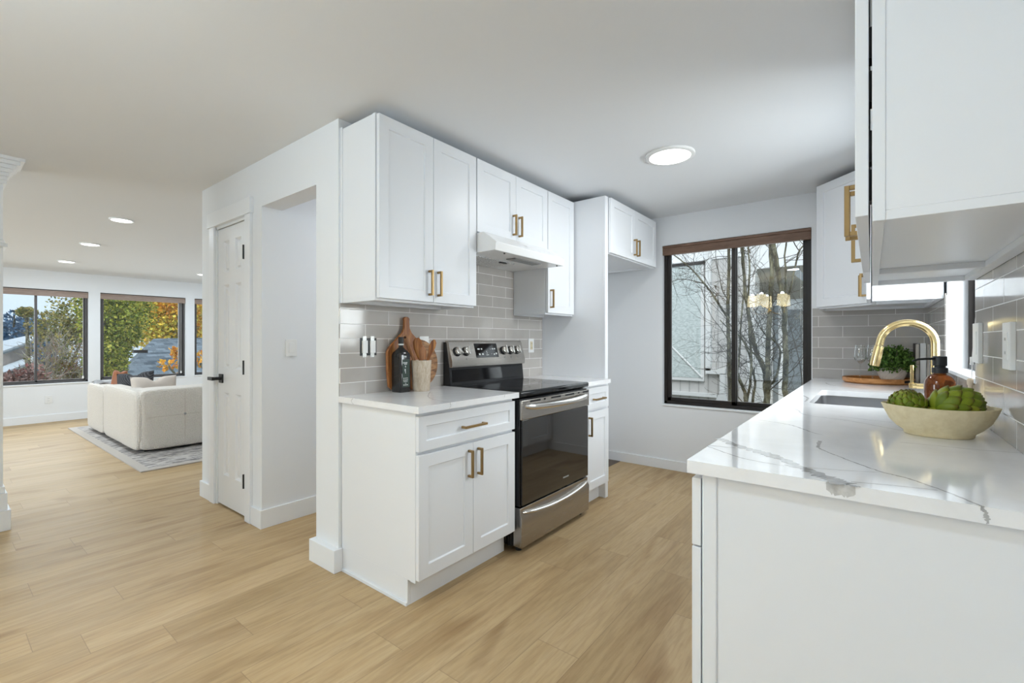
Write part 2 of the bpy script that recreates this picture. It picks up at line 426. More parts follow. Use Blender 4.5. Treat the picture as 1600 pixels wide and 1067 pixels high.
def tag(o, label, cat, group=None, kind=None):
    o['label'] = label; o['category'] = cat
    if group: o['group'] = group
    if kind: o['kind'] = kind
    return o


def BX(*a, **k): return MB().box(*a, **k)


# ------------------------------------------------------------------ room shell
CZ = 2.357          # kitchen ceiling
WX = -2.19          # wall behind the range
FY = 4.285          # far wall
RX = .313           # sink wall
LX = -9.55          # living room window wall
DY = 1.335          # closet door wall
SY = -4.0
struct('floor', MB().box(LX - .15, RX + .2, SY - .15, FY + .15, -.12, 0), FLOOR)
# bare slab where the refrigerator stands
struct('trim_1', MB().box(-2.18, -1.97, 3.30, FY - .02, 0, .004), [mat('subfloor', (.16, .125, .10), .8)])
cm = MB()
cm.box(-4.09, RX + .2, SY - .15, FY + .15, CZ, CZ + .15)
cm.add([(-4.09, SY - .15, CZ), (-4.09, FY + .15, CZ), (LX - .15, FY + .15, 2.222), (LX - .15, SY - .15, 2.222),
        (-4.09, SY - .15, CZ + .15), (-4.09, FY + .15, CZ + .15), (LX - .15, FY + .15, CZ + .15), (LX - .15, SY - .15, CZ + .15)],
       [(0, 1, 2, 3), (4, 7, 6, 5), (0, 4, 5, 1), (1, 5, 6, 2), (2, 6, 7, 3), (3, 7, 4, 0)])
struct('ceiling', cm, CEIL, smooth=0)


def wall_with_holes(mb, a0, a1, z0, z1, holes, place, t0, t1):
    """wall in (a, z) with rectangular holes; place(a, t, z)"""
    A = sorted({a0, a1, *[h[0] for h in holes], *[h[1] for h in holes]})
    for i in range(len(A) - 1):
        lo, hi = A[i], A[i + 1]; mid = (lo + hi) / 2
        hs = sorted([h for h in holes if h[0] < mid < h[1]], key=lambda h: h[2]); z = z0
        for h in hs:
            if h[2] > z: mb.box(lo, hi, t0, t1, z, h[2], fr=place)
            z = h[3]
        if z < z1: mb.box(lo, hi, t0, t1, z, z1, fr=place)


FW = (-1.552, -.374, .605, 2.088)      # far window opening
m = MB(); wall_with_holes(m, -2.41, RX + .16, 0, CZ, [FW], lambda a, t, z: (a, t, z), FY, FY + .15); struct('wall_far', m, WALL)
RW = (2.43, 3.33, 1.055, 2.03)         # sink window opening (y)
m = MB(); wall_with_holes(m, SY, FY, 0, CZ, [RW], lambda a, t, z: (t, a, z), RX, RX + .16); struct('wall_right', m, WALL)
struct('wall_left', MB().box(-2.41, WX, DY, FY, 0, CZ), WALL)
m = MB(); m.box(-2.41, -3.07, DY, DY + .13, 2.058, CZ); struct('trim_2', m, WALL)
# closet walls round the narrow door
DX0, DX1, DZ = -3.815, -3.283, 2.03
m = MB(); m.box(-4.087, DX0, DY, DY + .12, 0, CZ); m.box(DX1, -3.07, DY, DY + .12, 0, CZ); m.box(DX0, DX1, DY, DY + .12, DZ, CZ); struct('wall_closet', m, WALL)
struct('wall_nook', MB().box(-3.19, -3.07, DY + .12, 3.4, 0, CZ), WALL)
struct('wall_back', MB().box(-3.07, -2.41, 3.3, 3.4, 0, CZ), WALL)
struct('wall_hall', MB().box(-4.087, -3.967, DY + .12, FY, 0, CZ), WALL)
struct('wall_north', MB().box(LX, -3.967, FY, FY + .15, 0, CZ), WALL)
LWIN = [(.25, 1.585, .565, 1.952), (1.722, 2.865, .575, 1.952), (3.0, 4.12, .58, 1.952)]
m = MB(); wall_with_holes(m, SY, FY, 0, CZ, LWIN, lambda a, t, z: (t, a, z), LX - .15, LX); struct('wall_living', m, WALL)
m = MB(); wall_with_holes(m, LX, RX, 0, CZ, [(-3.7, -.1, .15, 2.2), (-8.6, -5.0, .25, 2.15)], lambda a, t, z: (a, t, z), SY - .15, SY); struct('wall_south', m, WALL)

# post and half wall at the left edge: shaft, rail, base and crown follow the same plan
m = MB()


def ring(mb, out, z0, z1): mb.box(-4.52, -4.335 + out, -1.2, .315 + out, z0, z1)


ring(m, 0, 0, CZ); struct('pillar', m, TRIM)
m = MB()
for out, z0, z1 in ((.032, 0, .128), (.018, .128, .235), (.008, .235, .275)): ring(m, out, z0, z1)
struct('baseboard_pillar', m, TRIM, .002)
m = MB(); m.box(-4.52, -4.335 + .02, -1.2, .335, 1.79, 1.815); m.box(-4.52, -4.335 + .01, -1.2, .325, 1.815, 1.835); struct('trim_3', m, TRIM, .004)
m = MB()
for i in range(7):
    t = i / 6; ring(m, .015 + .075 * (1 - math.cos(t * math.pi / 2)), 2.19 + i * (CZ - 2.19) / 7, 2.19 + (i + 1) * (CZ - 2.19) / 7)
struct('trim_4', m, TRIM, .002)

# baseboards
BB = .092; BT = .014
m = MB(); m.box(-2.19, -.36, FY - BT, FY, 0, .088); struct('baseboard_far', m, TRIM, .002)
up = lambda u, v, a: (u, v, a)
struct('baseboard_pier', MB().prism([(-2.424, 1.301), (-2.176, 1.301), (-2.176, 1.3505), (-2.19, 1.3505), (-2.19, DY), (-2.41, DY), (-2.41, 3.3), (-2.424, 3.3)], 0, .118, up), TRIM, .002)
struct('baseboard_nook', MB().prism([(-3.204, DY - BT), (-3.07 + BT, DY - BT), (-3.07 + BT, 3.3), (-3.07, 3.3), (-3.07, DY), (-3.204, DY)], 0, .118, up), TRIM, .002)
struct('baseboard_closet', MB().prism([(-4.087 - BT, DY - BT), (DX0 - .086, DY - BT), (DX0 - .086, DY), (-4.087, DY), (-4.087, FY), (-4.087 - BT, FY)], 0, .118, up), TRIM, .002)
m = MB(); m.box(LX, LX + BT, SY, FY, 0, .11); struct('baseboard_living', m, TRIM, .002)

# door casing and six-panel door
m = MB(); CT = .018
m.box(DX0 - .085, DX0 + .004, DY - CT, DY, 0, DZ + .004); m.box(DX1 - .004, DX1 + .078, DY - CT, DY, 0, DZ + .004)
struct('trim_5', m, TRIM, .002)
m = MB(); m.box(DX0 - .105, DX1 + .095, DY - .026, DY, DZ + .004, DZ + .108); struct('trim_6', m, TRIM, .002)
m = MB(); m.box(DX0, DX0 + .016, DY, DY + .12, 0, DZ); m.box(DX1 - .016, DX1, DY, DY + .12, 0, DZ); m.box(DX0, DX1, DY, DY + .12, DZ - .016, DZ); struct('trim_7', m, TRIM)
dr = thing('door_1', 'narrow white six-panel closet door with black lever handle', 'door', (DX0, DY, 0), kind='structure')
d0, d1 = DX0 + .018, DX1 - .018; yF = DY + .008
m = MB(); pw = (d1 - d0 - .30) / 2
cols = [(d0 + .10, d0 + .10 + pw), (d1 - .10 - pw, d1 - .10)]
rows = [(.23, .825), (1.0, 1.60), (1.69, 1.915)]
A = [d0, cols[0][0], cols[0][1], cols[1][0], cols[1][1], d1]; Z = [.012, rows[0][0], rows[0][1], rows[1][0], rows[1][1], rows[2][0], rows[2][1], DZ - .02]
for i in range(5):
    for j in range(7):
        if i in (1, 3) and j in (1, 3, 5):
            a0, a1, z0, z1 = A[i], A[i + 1], Z[j], Z[j + 1]; s = .014; rr = .016; q = .03
            loops = [(a0, a1, z0, z1, 0), (a0 + s, a1 - s, z0 + s, z1 - s, rr), (a0 + s + .006, a1 - s - .006, z0 + s + .006, z1 - s - .006, rr), (a0 + q, a1 - q, z0 + q, z1 - q, .004)]
            P = []
            for b0, b1, c0, c1, dp in loops: P += [(b0, yF + dp, c0), (b1, yF + dp, c0), (b1, yF + dp, c1), (b0, yF + dp, c1)]
            F = [(l * 4 + k, l * 4 + (k + 1) % 4, l * 4 + 4 + (k + 1) % 4, l * 4 + 4 + k) for l in range(3) for k in range(4)] + [(12, 13, 14, 15)]
            m.add(P, F)
        else:
            m.add([(A[i], yF, Z[j]), (A[i + 1], yF, Z[j]), (A[i + 1], yF, Z[j + 1]), (A[i], yF, Z[j + 1])], [(0, 1, 2, 3)])
m.box(d0, d1, yF + .017, yF + .035, .012, DZ - .02)
obj('panel', m, DOORP, dr, recalc=False)
for hz in (1.79, 1.02, .262):
    m = MB(); m.box(DX1 - .026, DX1 - .004, DY - .012, yF + .002, hz - .045, hz + .045); m.tube([(DX1 - .012, DY - .018, hz - .047), (DX1 - .012, DY - .018, hz + .047)], .0075, 8); obj('hinge', m, BLACKM, dr)
m = MB(); hx = d0 + .065; hz = .925
m.box(hx - .032, hx + .032, yF - .009, yF, hz - .032, hz + .032); m.tube([(hx, yF - .005, hz), (hx, yF - .058, hz)], .0115, 12); m.box(hx - .075, hx + .012, yF - .068, yF - .05, hz - .012, hz + .012)
obj('lever_handle', m, BLACKM, dr, .0015, label='black square lever handle')

# backsplash
struct('wall_tile_left', MB().box(WX, WX + .009, DY + .003, 3.205, .905, 1.394).box(WX, WX + .009, 2.045, 2.811, 1.394, 1.76), TILE_L)
struct('wall_tile_far', MB().box(-.366, RX, FY - .009, FY, .905, 1.45), TILE_F)
m = MB(); m.box(RX - .009, RX, 1.10, FY - .009, .905, RW[2] - .003); m.box(RX - .009, RX, 1.10, RW[0] - .004, RW[2] - .003, 1.45); m.box(RX - .009, RX, RW[1] + .004, FY - .009, RW[2] - .003, 1.45); struct('wall_tile_right', m, TILE_R)

# ------------------------------------------------------------------ windows


def slider_window(name, place, a0, a1, z0, z1, split, frame, fw=.03, sash=.034, depth=.07, label=None):
    """place(a, t, z): a along the wall, t depth outward"""
    t = thing(name, label, 'window', place((a0 + a1) / 2, 0, z0), kind='structure')
    m = MB()
    for b in ((a0, a0 + fw, z0, z1), (a1 - fw, a1, z0, z1), (a0, a1, z0, z0 + fw), (a0, a1, z1 - fw, z1)): m.box(b[0], b[1], 0, depth, b[2], b[3], fr=place)
    obj('frame', m, frame, t, .002)
    edges = [a0 + fw] + split + [a1 - fw]
    for i in range(len(edges) - 1):
        b0, b1 = edges[i] - (.014 if i else 0), edges[i + 1] + (.014 if i < len(edges) - 2 else 0)
        q0, q1 = (.006, .030) if i % 2 == 0 else (.034, .058)
        m = MB(); c0, c1 = z0 + fw, z1 - fw
        for b in ((b0, b0 + sash, c0, c1), (b1 - sash, b1, c0, c1), (b0, b1, c0, c0 + sash), (b0, b1, c1 - sash, c1)): m.box(b[0], b[1], q0, q1, b[2], b[3], fr=place)
        s = obj('sash', m, frame, t, .0015)
        obj('pane', MB().box(b0 + sash - .004, b1 - sash + .004, (q0 + q1) / 2 - .002, (q0 + q1) / 2 + .002, c0 + sash - .004, c1 - sash + .004, fr=place), GLASS, s, smooth=0)
    return t


slider_window('window_1', lambda a, t, z: (a, FY + .045 + t, z), FW[0], FW[1], FW[2], FW[3], [-.944], DARKM, label='dark-framed sliding window in the kitchen far wall')
m = MB(); m.box(FW[0] - .0, FW[1], FY - .012, FY + .05, FW[2] - .014, FW[2] + .001); struct('trim_8', m, TRIM, .002)
vb = thing('window_blind', 'brown wooden blind drawn up over the kitchen far window', 'blind', (-.96, FY, 1.99))
m = MB(); m.box(FW[0] + .002, FW[1] - .002, FY - .004, FY + .008, 1.997, 2.062); m.box(FW[0] + .002, FW[1] - .002, FY - .010, FY + .008, 2.062, 2.083); obj('valance', m, BLINDW, vb, .003)
m = MB()
for k in range(7): m.box(FW[0] + .01, FW[1] - .01, FY + .012, FY + .042, 1.998 + k * .007, 2.002 + k * .007)
obj('slats', m, BLINDW, vb)
m = MB(); m.tube([(FW[1] - .07, FY - .006, 2.0), (FW[1] - .07, FY - .006, 1.32)], .0012, 6); obj('pull_cord', m, CORD, vb)

slider_window('window_2', lambda a, t, z: (RX + .078 + t, a, z), RW[0], RW[1], RW[2], RW[3], [(RW[0] + RW[1]) / 2], DARKM, label='dark-framed window beside the sink')
m = MB(); m.box(RX - .012, RX + .085, RW[0] - .012, RW[1] + .012, RW[2] - .016, RW[2] + .001); struct('trim_9', m, TRIM, .002)
m = MB(); m.box(RX, RX + .08, RW[1] - .001, RW[1] + .002, RW[2], RW[3]); m.box(RX, RX + .08, RW[0] - .002, RW[0] + .001, RW[2], RW[3]); m.box(RX - .004, RX + .01, RW[1] + .0, RW[1] + .02, RW[2], 1.44); struct('trim_10', m, TRIM)

for i, (a0, a1, z0, z1) in enumerate(LWIN):
    pl = lambda a, t, z: (LX - .05 - t, a, z)
    slider_window('window_%d' % (i + 3), pl, a0, a1, z0, z1, [[1.02], [2.795], [3.56]][i], GREYM, fw=.028, sash=.022,
                  label=['dark sliding window at the left end of the living room', 'dark picture window behind the sofa', 'dark window cut by the closet wall'][i])
    m = MB(); m.box(LX - .05, LX + .012, a0 - .01, a1 + .01, z0 - .016, z0 + .001); struct('trim_%d' % (11 + i), m, TRIM, .002)
    vb = thing('window_blind', ['tan blind raised over the leftmost living-room window', 'tan blind raised over the window behind the sofa', 'tan blind raised over the window beside the closet corner'][i], 'blind', (LX, (a0 + a1) / 2, z1 - .1), group='raised blinds in the living room')
    m = MB(); m.box(LX - .03, LX - .012, a0 + .003, a1 - .003, z1 - .098, z1 - .03); m.box(LX - .036, LX - .008, a0 + .003, a1 - .003, z1 - .03, z1 - .012); obj('valance', m, BLINDL, vb, .003)
    m = MB()
    for k in range(6): m.box(LX - .048, LX - .034, a0 + .01, a1 - .01, z1 - .095 + k * .01, z1 - .089 + k * .01)
    obj('slats', m, BLINDL, vb)
    m = MB(); m.tube([(LX - .03, a1 - .06, z1 - .09), (LX - .03, a1 - .06, z0 + .09)], .002, 6); m.tube([(LX - .03, a1 - .06, z0 + .09), (LX - .03, a1 - .06, z0 + .05)], .011, 8); obj('pull_cord', m, CORD, vb)
# dining and living glazing behind the camera
slider_window('window_6', lambda a, t, z: (a, SY - .06 - t, z), -3.7, -.1, .15, 2.2, [-1.9], GREYM, label='wide dining-room glazing behind the camera')
slider_window('window_7', lambda a, t, z: (a, SY - .06 - t, z), -8.6, -5.0, .25, 2.15, [-6.8], GREYM, label='wide living-room side glazing')

# ------------------------------------------------------------------ cabinets
EPS = .0025


def shaker(mb, fr, u0, u1, z0, z1, n0, t=.021, rail=.058, rec=.009):
    P = []
    n1 = n0 + t
    for a0, a1, b0, b1, n in ((u0, u1, z0, z1, n0), (u0, u1, z0, z1, n1), (u0 + rail, u1 - rail, z0 + rail, z1 - rail, n1), (u0 + rail + .003, u1 - rail - .003, z0 + rail + .003, z1 - rail - .003, n1 - rec)):
        P += [fr(a0, n, b0), fr(a1, n, b0), fr(a1, n, b1), fr(a0, n, b1)]
    F = [(0, 3, 2, 1), (12, 13, 14, 15)] + [(l * 4 + k, l * 4 + (k + 1) % 4, l * 4 + 4 + (k + 1) % 4, l * 4 + 4 + k) for l in range(3) for k in range(4)]
    return mb.add(P, F)


def pull(fr, u, z, n, L=.135, vertical=True, s=.0115, out=.033):
    m = MB(); h = L / 2; c = s / 2
    if vertical:
        m.box(u - c, u + c, n + out - s, n + out, z - h, z + h, fr=fr)
        for q in (-1, 1): m.box(u - c, u + c, n, n + out - s, z + q * (h - c) - c, z + q * (h - c) + c, fr=fr)
    else:
        m.box(u - h, u + h, n + out - s, n + out, z - c, z + c, fr=fr)
        for q in (-1, 1): m.box(u + q * (h - c) - c, u + q * (h - c) + c, n, n + out - s, z - c, z + c, fr=fr)
    return m


def frame_left(xf): return lambda u, n, z: (xf + n, u, z)      # n towards +X, u along +Y


def frame_right(xf): return lambda u, n, z: (xf - n, u, z)


def wall_cabinet(root, fr, u0, u1, z0, z1, depth, doors, dz0, dz1, gap=.004, hside=None, hz=None, local=False, hinges=False):
    m = MB(); rc = .018; th = .018
    m.box(u0, u1, -depth, 0, z0 + rc, z1, fr=fr)
    m.box(u0, u0 + th, -depth, 0, z0, z0 + rc, fr=fr); m.box(u1 - th, u1, -depth, 0, z0, z0 + rc, fr=fr)
    m.box(u0 + th, u1 - th, -.019, 0, z0, z0 + rc, fr=fr); m.box(u0 + th, u1 - th, -depth, -depth + .03, z0, z0 + rc, fr=fr)
    obj('body', m, CAB, root, .0008, 1, local=local)
    for i, (a, b) in enumerate(doors):
        d = obj('door', shaker(MB(), fr, a + EPS / 2, b - EPS / 2, dz0, dz1, gap), CAB, root, .0014, local=local)
        side = hside[i]; hu = b - .032 if side == 'r' else a + .032
        obj('handle', pull(fr, hu, hz, gap + .021), BRASS, d, .0008, 1, label='brushed brass bar handle', local=local)
    if hinges:
        for z in hinges:
            m = MB(); m.box(u0 + .02, u0 + .055, .0, gap, z - .03, z + .03, fr=fr); obj('hinge', m, BLACKM, root, local=local)


XL = -1.889     # wall-cabinet box front on the range side
DP = XL - WX - .0095
f = frame_left(XL)
c = thing('wall_cabinet', 'tall white two-door wall cabinet at the open end, left of the range hood', 'cabinet', (XL, 1.69, 1.395), group='white shaker wall cabinets')
wall_cabinet(c, f, 1.348, 2.043, 1.395, 2.302, DP, [(1.349, 1.6985), (1.6985, 2.041)], 1.406, 2.294, hside='rl', hz=1.507)
obj('end_stile', MB().box(XL - .022, XL, 1.3455, 1.348, 1.395, 2.302), CAB, c, .001)
obj('scribe_strip', MB().box(WX, WX + .02, 1.344, 1.348, 1.395, 2.31), CAB, c, .001)
c = thing('wall_cabinet', 'short white two-door wall cabinet directly above the range hood', 'cabinet', (XL, 2.43, 1.85), group='white shaker wall cabinets')
wall_cabinet(c, f, 2.045, 2.810, 1.848, 2.302, DP, [(2.047, 2.429), (2.429, 2.809)], 1.854, 2.294, hside='rl', hz=1.958)
c = thing('wall_cabinet', 'narrow white single-door wall cabinet right of the range hood', 'cabinet', (XL, 3.0, 1.39), group='white shaker wall cabinets')
wall_cabinet(c, f, 2.812, 3.203, 1.392, 2.302, DP, [(2.813, 3.185)], 1.404, 2.294, hside='l', hz=1.507)
XT = -1.603
o = obj('tall_end_panel', MB().box(WX + .002, XT, 3.206, 3.248, 0, 2.306).box(XT - .02, XT + .001, 3.204, 3.25, 0, 2.306), CAB, bevel=.001, loc=(-1.9, 3.227, 0)); tag(o, 'tall white side panel beside the empty refrigerator space', 'panel')
c = thing('wall_cabinet', 'deep white two-door cabinet above the empty refrigerator space', 'cabinet', (XT, 3.7, 1.86), group='white shaker wall cabinets')
wall_cabinet(c, frame_left(XT), 3.251, 4.195, 1.868, 2.306, XT - WX - .002, [(3.253, 3.715), (3.715, 4.192)], 1.876, 2.298, hside='rl', hz=1.981)

# base cabinets on the range side
XB = -1.598
f = frame_left(XB)


def base_unit(root, fr, u0, u1, depth, drawers, doors, hz=.592, toe=.058, dside=None, toez=.118, dz=(.135, .690), wz=(.705, .862), false_front=False):
    m = MB(); m.box(u0, u1, -depth, 0, toez, .879, fr=fr); m.box(u0, u0 + .018, -depth, -toe, 0, toez, fr=fr); m.box(u1 - .018, u1, -depth, -toe, 0, toez, fr=fr); obj('body', m, CAB, root, .0008, 1)
    obj('toe_kick', MB().box(u0 + .018, u1 - .018, -toe - .014, -toe, 0, toez, fr=fr), CAB, root)
    for a, b in drawers:
        d = obj('drawer', shaker(MB(), fr, a + EPS / 2, b - EPS / 2, wz[0], wz[1], .003, rail=.045), CAB, root, .0014)
        if not false_front: obj('handle', pull(fr, (a + b) / 2, (wz[0] + wz[1]) / 2 - .005, .024, min(.16, (b - a) * .62), vertical=False), BRASS, d, .0008, 1, label='brushed brass bar handle')
    for i, (a, b) in enumerate(doors):
        d = obj('door', shaker(MB(), fr, a + EPS / 2, b - EPS / 2, dz[0], dz[1], .003), CAB, root, .0014)
        hu = b - .034 if dside[i] == 'r' else a + .034
        obj('handle', pull(fr, hu, hz, .024), BRASS, d, .0008, 1, label='brushed brass bar handle')


c = thing('base_cabinet', 'white base cabinet with one drawer over two doors, left of the oven range', 'cabinet', (XB, 1.7, 0), group='white shaker base cabinets')
base_unit(c, f, 1.352, 2.045, XB - WX - .002, [(1.346, 2.042)], [(1.346, 1.700), (1.700, 2.042)], dside='rl')
obj('end_stile', MB().box(XB - .036, XB, 1.3485, 1.352, .118, .879), CAB, c, .001)
obj('shoe_molding', MB().box(WX + .016, XB - .056, 1.342, 1.352, 0, .016), CAB, c, .002)
c = thing('base_cabinet', 'narrow white base cabinet with drawer and door, right of the oven range', 'cabinet', (XB, 3.03, 0), group='white shaker base cabinets')
base_unit(c, f, 2.855, 3.203, XB - WX - .002, [(2.858, 3.205)], [(2.858, 3.205)], dside='l')


def strip(mb, pts, widths, z, m, wig=.003, n=14, flip=None):
    """a vein inlaid in a slab: a ribbon just over its polished face"""
    P = [Vector((p[0], p[1])) for p in pts]; L = []
    for i in range(len(P) - 1):
        for k in range(n):
            t = k / n
            p0, p1, p2, p3 = P[max(i - 1, 0)], P[i], P[i + 1], P[min(i + 2, len(P) - 1)]
            q = .5 * ((2 * p1) + (p2 - p0) * t + (2 * p0 - 5 * p1 + 4 * p2 - p3) * t * t + (3 * p1 - p0 - 3 * p2 + p3) * t ** 3)
            L.append((q, widths[i] * (1 - t) + widths[i + 1] * t))
    L.append((P[-1], widths[-1])); rows = []
    for i, (q, wd) in enumerate(L):
        d = L[min(i + 1, len(L) - 1)][0] - L[max(i - 1, 0)][0]
        nn = Vector((-d.y, d.x)).normalized() if d.length > 1e-9 else Vector((1, 0))
        a = q + nn * (wd * .5 * (1 + rnd.uniform(-.35, .35))) + nn * rnd.uniform(-1, 1) * wig; b = a - nn * wd * (1 + rnd.uniform(-.3, .3))
        rows.append([flip(a.x, a.y) if flip else (a.x, a.y, z), flip(b.x, b.y) if flip else (b.x, b.y, z)])
    mb.grid(rows, m)


CT0, CT1 = .880, .910
m = MB(); m.box(WX + .010, -1.556, 1.330, 2.056, CT0, CT1)
for pts, wd in (([(-2.12, 1.33), (-2.0, 1.45), (-1.86, 1.62), (-1.80, 1.8), (-1.7, 2.05)], [.003] * 5), ([(-1.98, 1.78), (-1.82, 1.62), (-1.7, 1.55), (-1.556, 1.52)], [.004] * 4), ([(-2.15, 1.9), (-1.95, 1.95), (-1.85, 2.05)], [.003] * 3)):
    strip(m, pts, wd, CT1 + .0004, 1, .001)
strip(m, [(1.52, CT1), (1.525, .895), (1.515, CT0)], [.005, .003, .002], 0, 1, .001, 8, flip=lambda a, z: (-1.556 + .0004, a, z))
strip(m, [(1.93, CT1), (1.925, .895)], [.004, .002], 0, 1, .001, 8, flip=lambda a, z: (-1.556 + .0004, a, z))
strip(m, [(-2.05, CT1), (-2.065, .895), (-2.045, CT0)], [.003, .003, .002], 0, 1, .001, 8, flip=lambda a, z: (a, 1.330 - .0004, z))
o = obj('countertop', m, [QUARTZ, VEINL], bevel=.0, loc=(-1.88, 1.69, CT0)); tag(o, 'short white veined quartz worktop left of the oven range', 'countertop')
m = MB(); m.box(WX + .010, -1.556, 2.848, 3.204, CT0, CT1); strip(m, [(-2.1, 2.9), (-1.8, 3.0), (-1.6, 3.1), (-1.556, 3.15)], [.003] * 4, CT1 + .0004, 1, .001)
o = obj('countertop', m, [QUARTZ, VEINL], loc=(-1.88, 3.03, CT0)); tag(o, 'small white quartz worktop between the range and the tall panel', 'countertop')

# ------------------------------------------------------------------ range hood
hd = thing('range_hood', 'white under-cabinet range hood above the cooktop', 'range hood', (-1.95, 2.43, 1.73))
HY0, HY1 = 2.050, 2.803
prof = [(WX + .0095, 1.728), (-1.726, 1.728), (-1.716, 1.776), (-1.814, 1.846), (WX + .0095, 1.846)]
obj('body', MB().prism(prof, HY0, HY1, lambda u, v, a: (u, a, v)), HOODP, hd, .003)
obj('grease_filter', MB().box(-2.12, -1.93, 2.10, 2.50, 1.722, 1.729), MESHF, hd, label='silver mesh grease filter')
obj('lamp_lens', MB().box(-1.87, -1.79, 2.33, 2.62, 1.722, 1.729), LENS, hd, .004, label='grey lamp lens')
obj('filter_latch', MB().box(-1.955, -1.935, 2.36, 2.42, 1.716, 1.729), BLACKP, hd)
for y in (2.16, 2.745): obj('screw', MB().tube([(-1.745, y, 1.7285), (-1.745, y, 1.721)], .005, 8), BLACKM, hd)
PGP = mat('pale_grey_print', (.55, .55, .55), .5)
for y, wd in ((2.33, .02), (2.38, .03), (2.62, .012), (2.68, .02)):
    a = Vector((-1.814, 1.846)); b = Vector((-1.716, 1.776)); nn = Vector((.07, .098)).normalized(); p = a.lerp(b, .5); q = a.lerp(b, .62)
    m = MB().add([(p.x + nn.x * .002, y, p.y + nn.y * .002), (p.x + nn.x * .002, y + wd, p.y + nn.y * .002), (q.x + nn.x * .002, y + wd, q.y + nn.y * .002), (q.x + nn.x * .002, y, q.y + nn.y * .002)], [(0, 1, 2, 3)]); obj('switch_mark', m, PGP, hd, smooth=0)

# ------------------------------------------------------------------ range
rg = thing('oven_range', 'freestanding stainless electric range with black glass cooktop', 'range', (-1.85, 2.45, 0))
Y0, Y1 = 2.066, 2.844
m = MB(); m.box(-2.165, -1.605, Y0 + .004, Y1 - .004, .03, .878); obj('body', m, BLACKE, rg, .003)
m = MB()
for k in range(5): m.tube([(-1.62 - k * .022, Y0 + .003, .03), (-1.62 - k * .022, Y0 + .003, .16)], .005, 6)
obj('side_rib', m, BLACKE, rg)
m = MB(); m.prism([(-2.165, .878), (-1.556, .878), (-1.548, .886), (-1.548, .906), (-1.556, .9135), (-2.165, .9135)], Y0 - .002, Y1 + .002, lambda u, v, a: (u, a, v)); obj('cooktop', m, BLACKG, rg, .003)
m = MB()
GPRINT = mat('grey_print', (.22, .22, .22), .5)
BUR = mat('burner_ring', (.09, .09, .095), .2)
for bx, by, br in ((-1.74, 2.26, .095), (-1.74, 2.66, .085), (-1.99, 2.26, .075), (-1.99, 2.66, .095)):
    for r_ in (br, br * .6): obj('burner_mark', MB().lathe([(r_ - .0012, .9137), (r_ + .0012, .9137), (r_ + .0012, .9139), (r_ - .0012, .9139)], (bx, by, 0), 40, closed=False), BUR, rg)
# backguard
m = MB(); m.prism([(-2.176, .905), (-2.108, .905), (-2.120, 1.02), (-2.150, 1.19), (-2.176, 1.19)], Y0, Y1, lambda u, v, a: (u, a, v)); obj('backguard', m, BLACKE, rg, .003)
m = MB(); m.prism([(-2.150, 1.026), (-2.098, 1.026), (-2.094, 1.062), (-2.132, 1.192), (-2.140, 1.1985), (-2.165, 1.1985), (-2.165, 1.026)], Y0 + .002, Y1 - .002, lambda u, v, a: (u, a, v)); cp = obj('control_panel', m, STEEL, rg, .002, label='brushed stainless control panel')
obj('backguard_glass', MB().prism([(-2.121, .93), (-2.1095, .93), (-2.1175, 1.012), (-2.13, 1.012)], Y0 + .012, Y1 - .012, lambda u, v, a: (u, a, v)), BLACKG, rg, .002)
tv = Vector((-2.132 + 2.094, 0, 1.192 - 1.062)).normalized(); nv = Vector((tv.z, 0, -tv.x)); org = Vector((-2.094, 0, 1.062))


def panelpt(y, s, n): return tuple(org + tv * s + nv * n + Vector((0, y, 0)))


ds = obj('display', MB().box(2.302, 2.535, .022, .122, -.001, .002, fr=lambda y, s, n: panelpt(y, s, n)), BLACKG, cp, label='black glass display')
m = MB()
for y, s, a, b in ((2.325, .078, .022, .009), (2.36, .078, .014, .009), (2.33, .04, .016, .012), (2.362, .04, .016, .012), (2.41, .062, .008, .004), (2.408, .05, .014, .004), (2.404, .038, .026, .004), (2.455, .078, .006, .006), (2.475, .078, .013, .009), (2.498, .078, .013, .009), (2.462, .044, .004, .004), (2.485, .038, .012, .01), (2.507, .042, .014, .012)):
    obj('display_mark', MB().box(y, y + a, s, s + b, .002, .0024, fr=lambda y, s, n: panelpt(y, s, n)), LABELW, ds)
m = MB()
for y in (2.12, 2.205, 2.60, 2.675, 2.75):
    obj('knob_mark', MB().box(y - .006, y + .006, .012, .022, 0, .0006, fr=lambda y, s, n: panelpt(y, s, n)), GPRINT, cp)
for k, (y, ang) in enumerate(((2.125, .7), (2.207, 0), (2.600, 0), (2.678, 0), (2.756, 0))):
    s0 = .068; m = MB()
    pl = lambda x, yy, z: panelpt(y + x, s0 + yy, z)
    m.lathe([(.031, 0), (.031, .006), (.027, .012)], seg=28, place=pl, m=1)
    m.lathe([(.026, .012), (.025, .026), (.022, .030)], seg=28, place=pl, m=0)
    ca, sa = math.cos(ang), math.sin(ang)
    P = [(-.0065, -.027), (.0065, -.027), (.0065, .027), (-.0065, .027)]
    m.prism([(p[0] * ca - p[1] * sa, p[0] * sa + p[1] * ca) for p in P], .026, .043, lambda u, v, a: pl(u, v, a))
    obj('knob', m, [STEELB, BLACKE], rg, .0015, label='bright steel control knob')
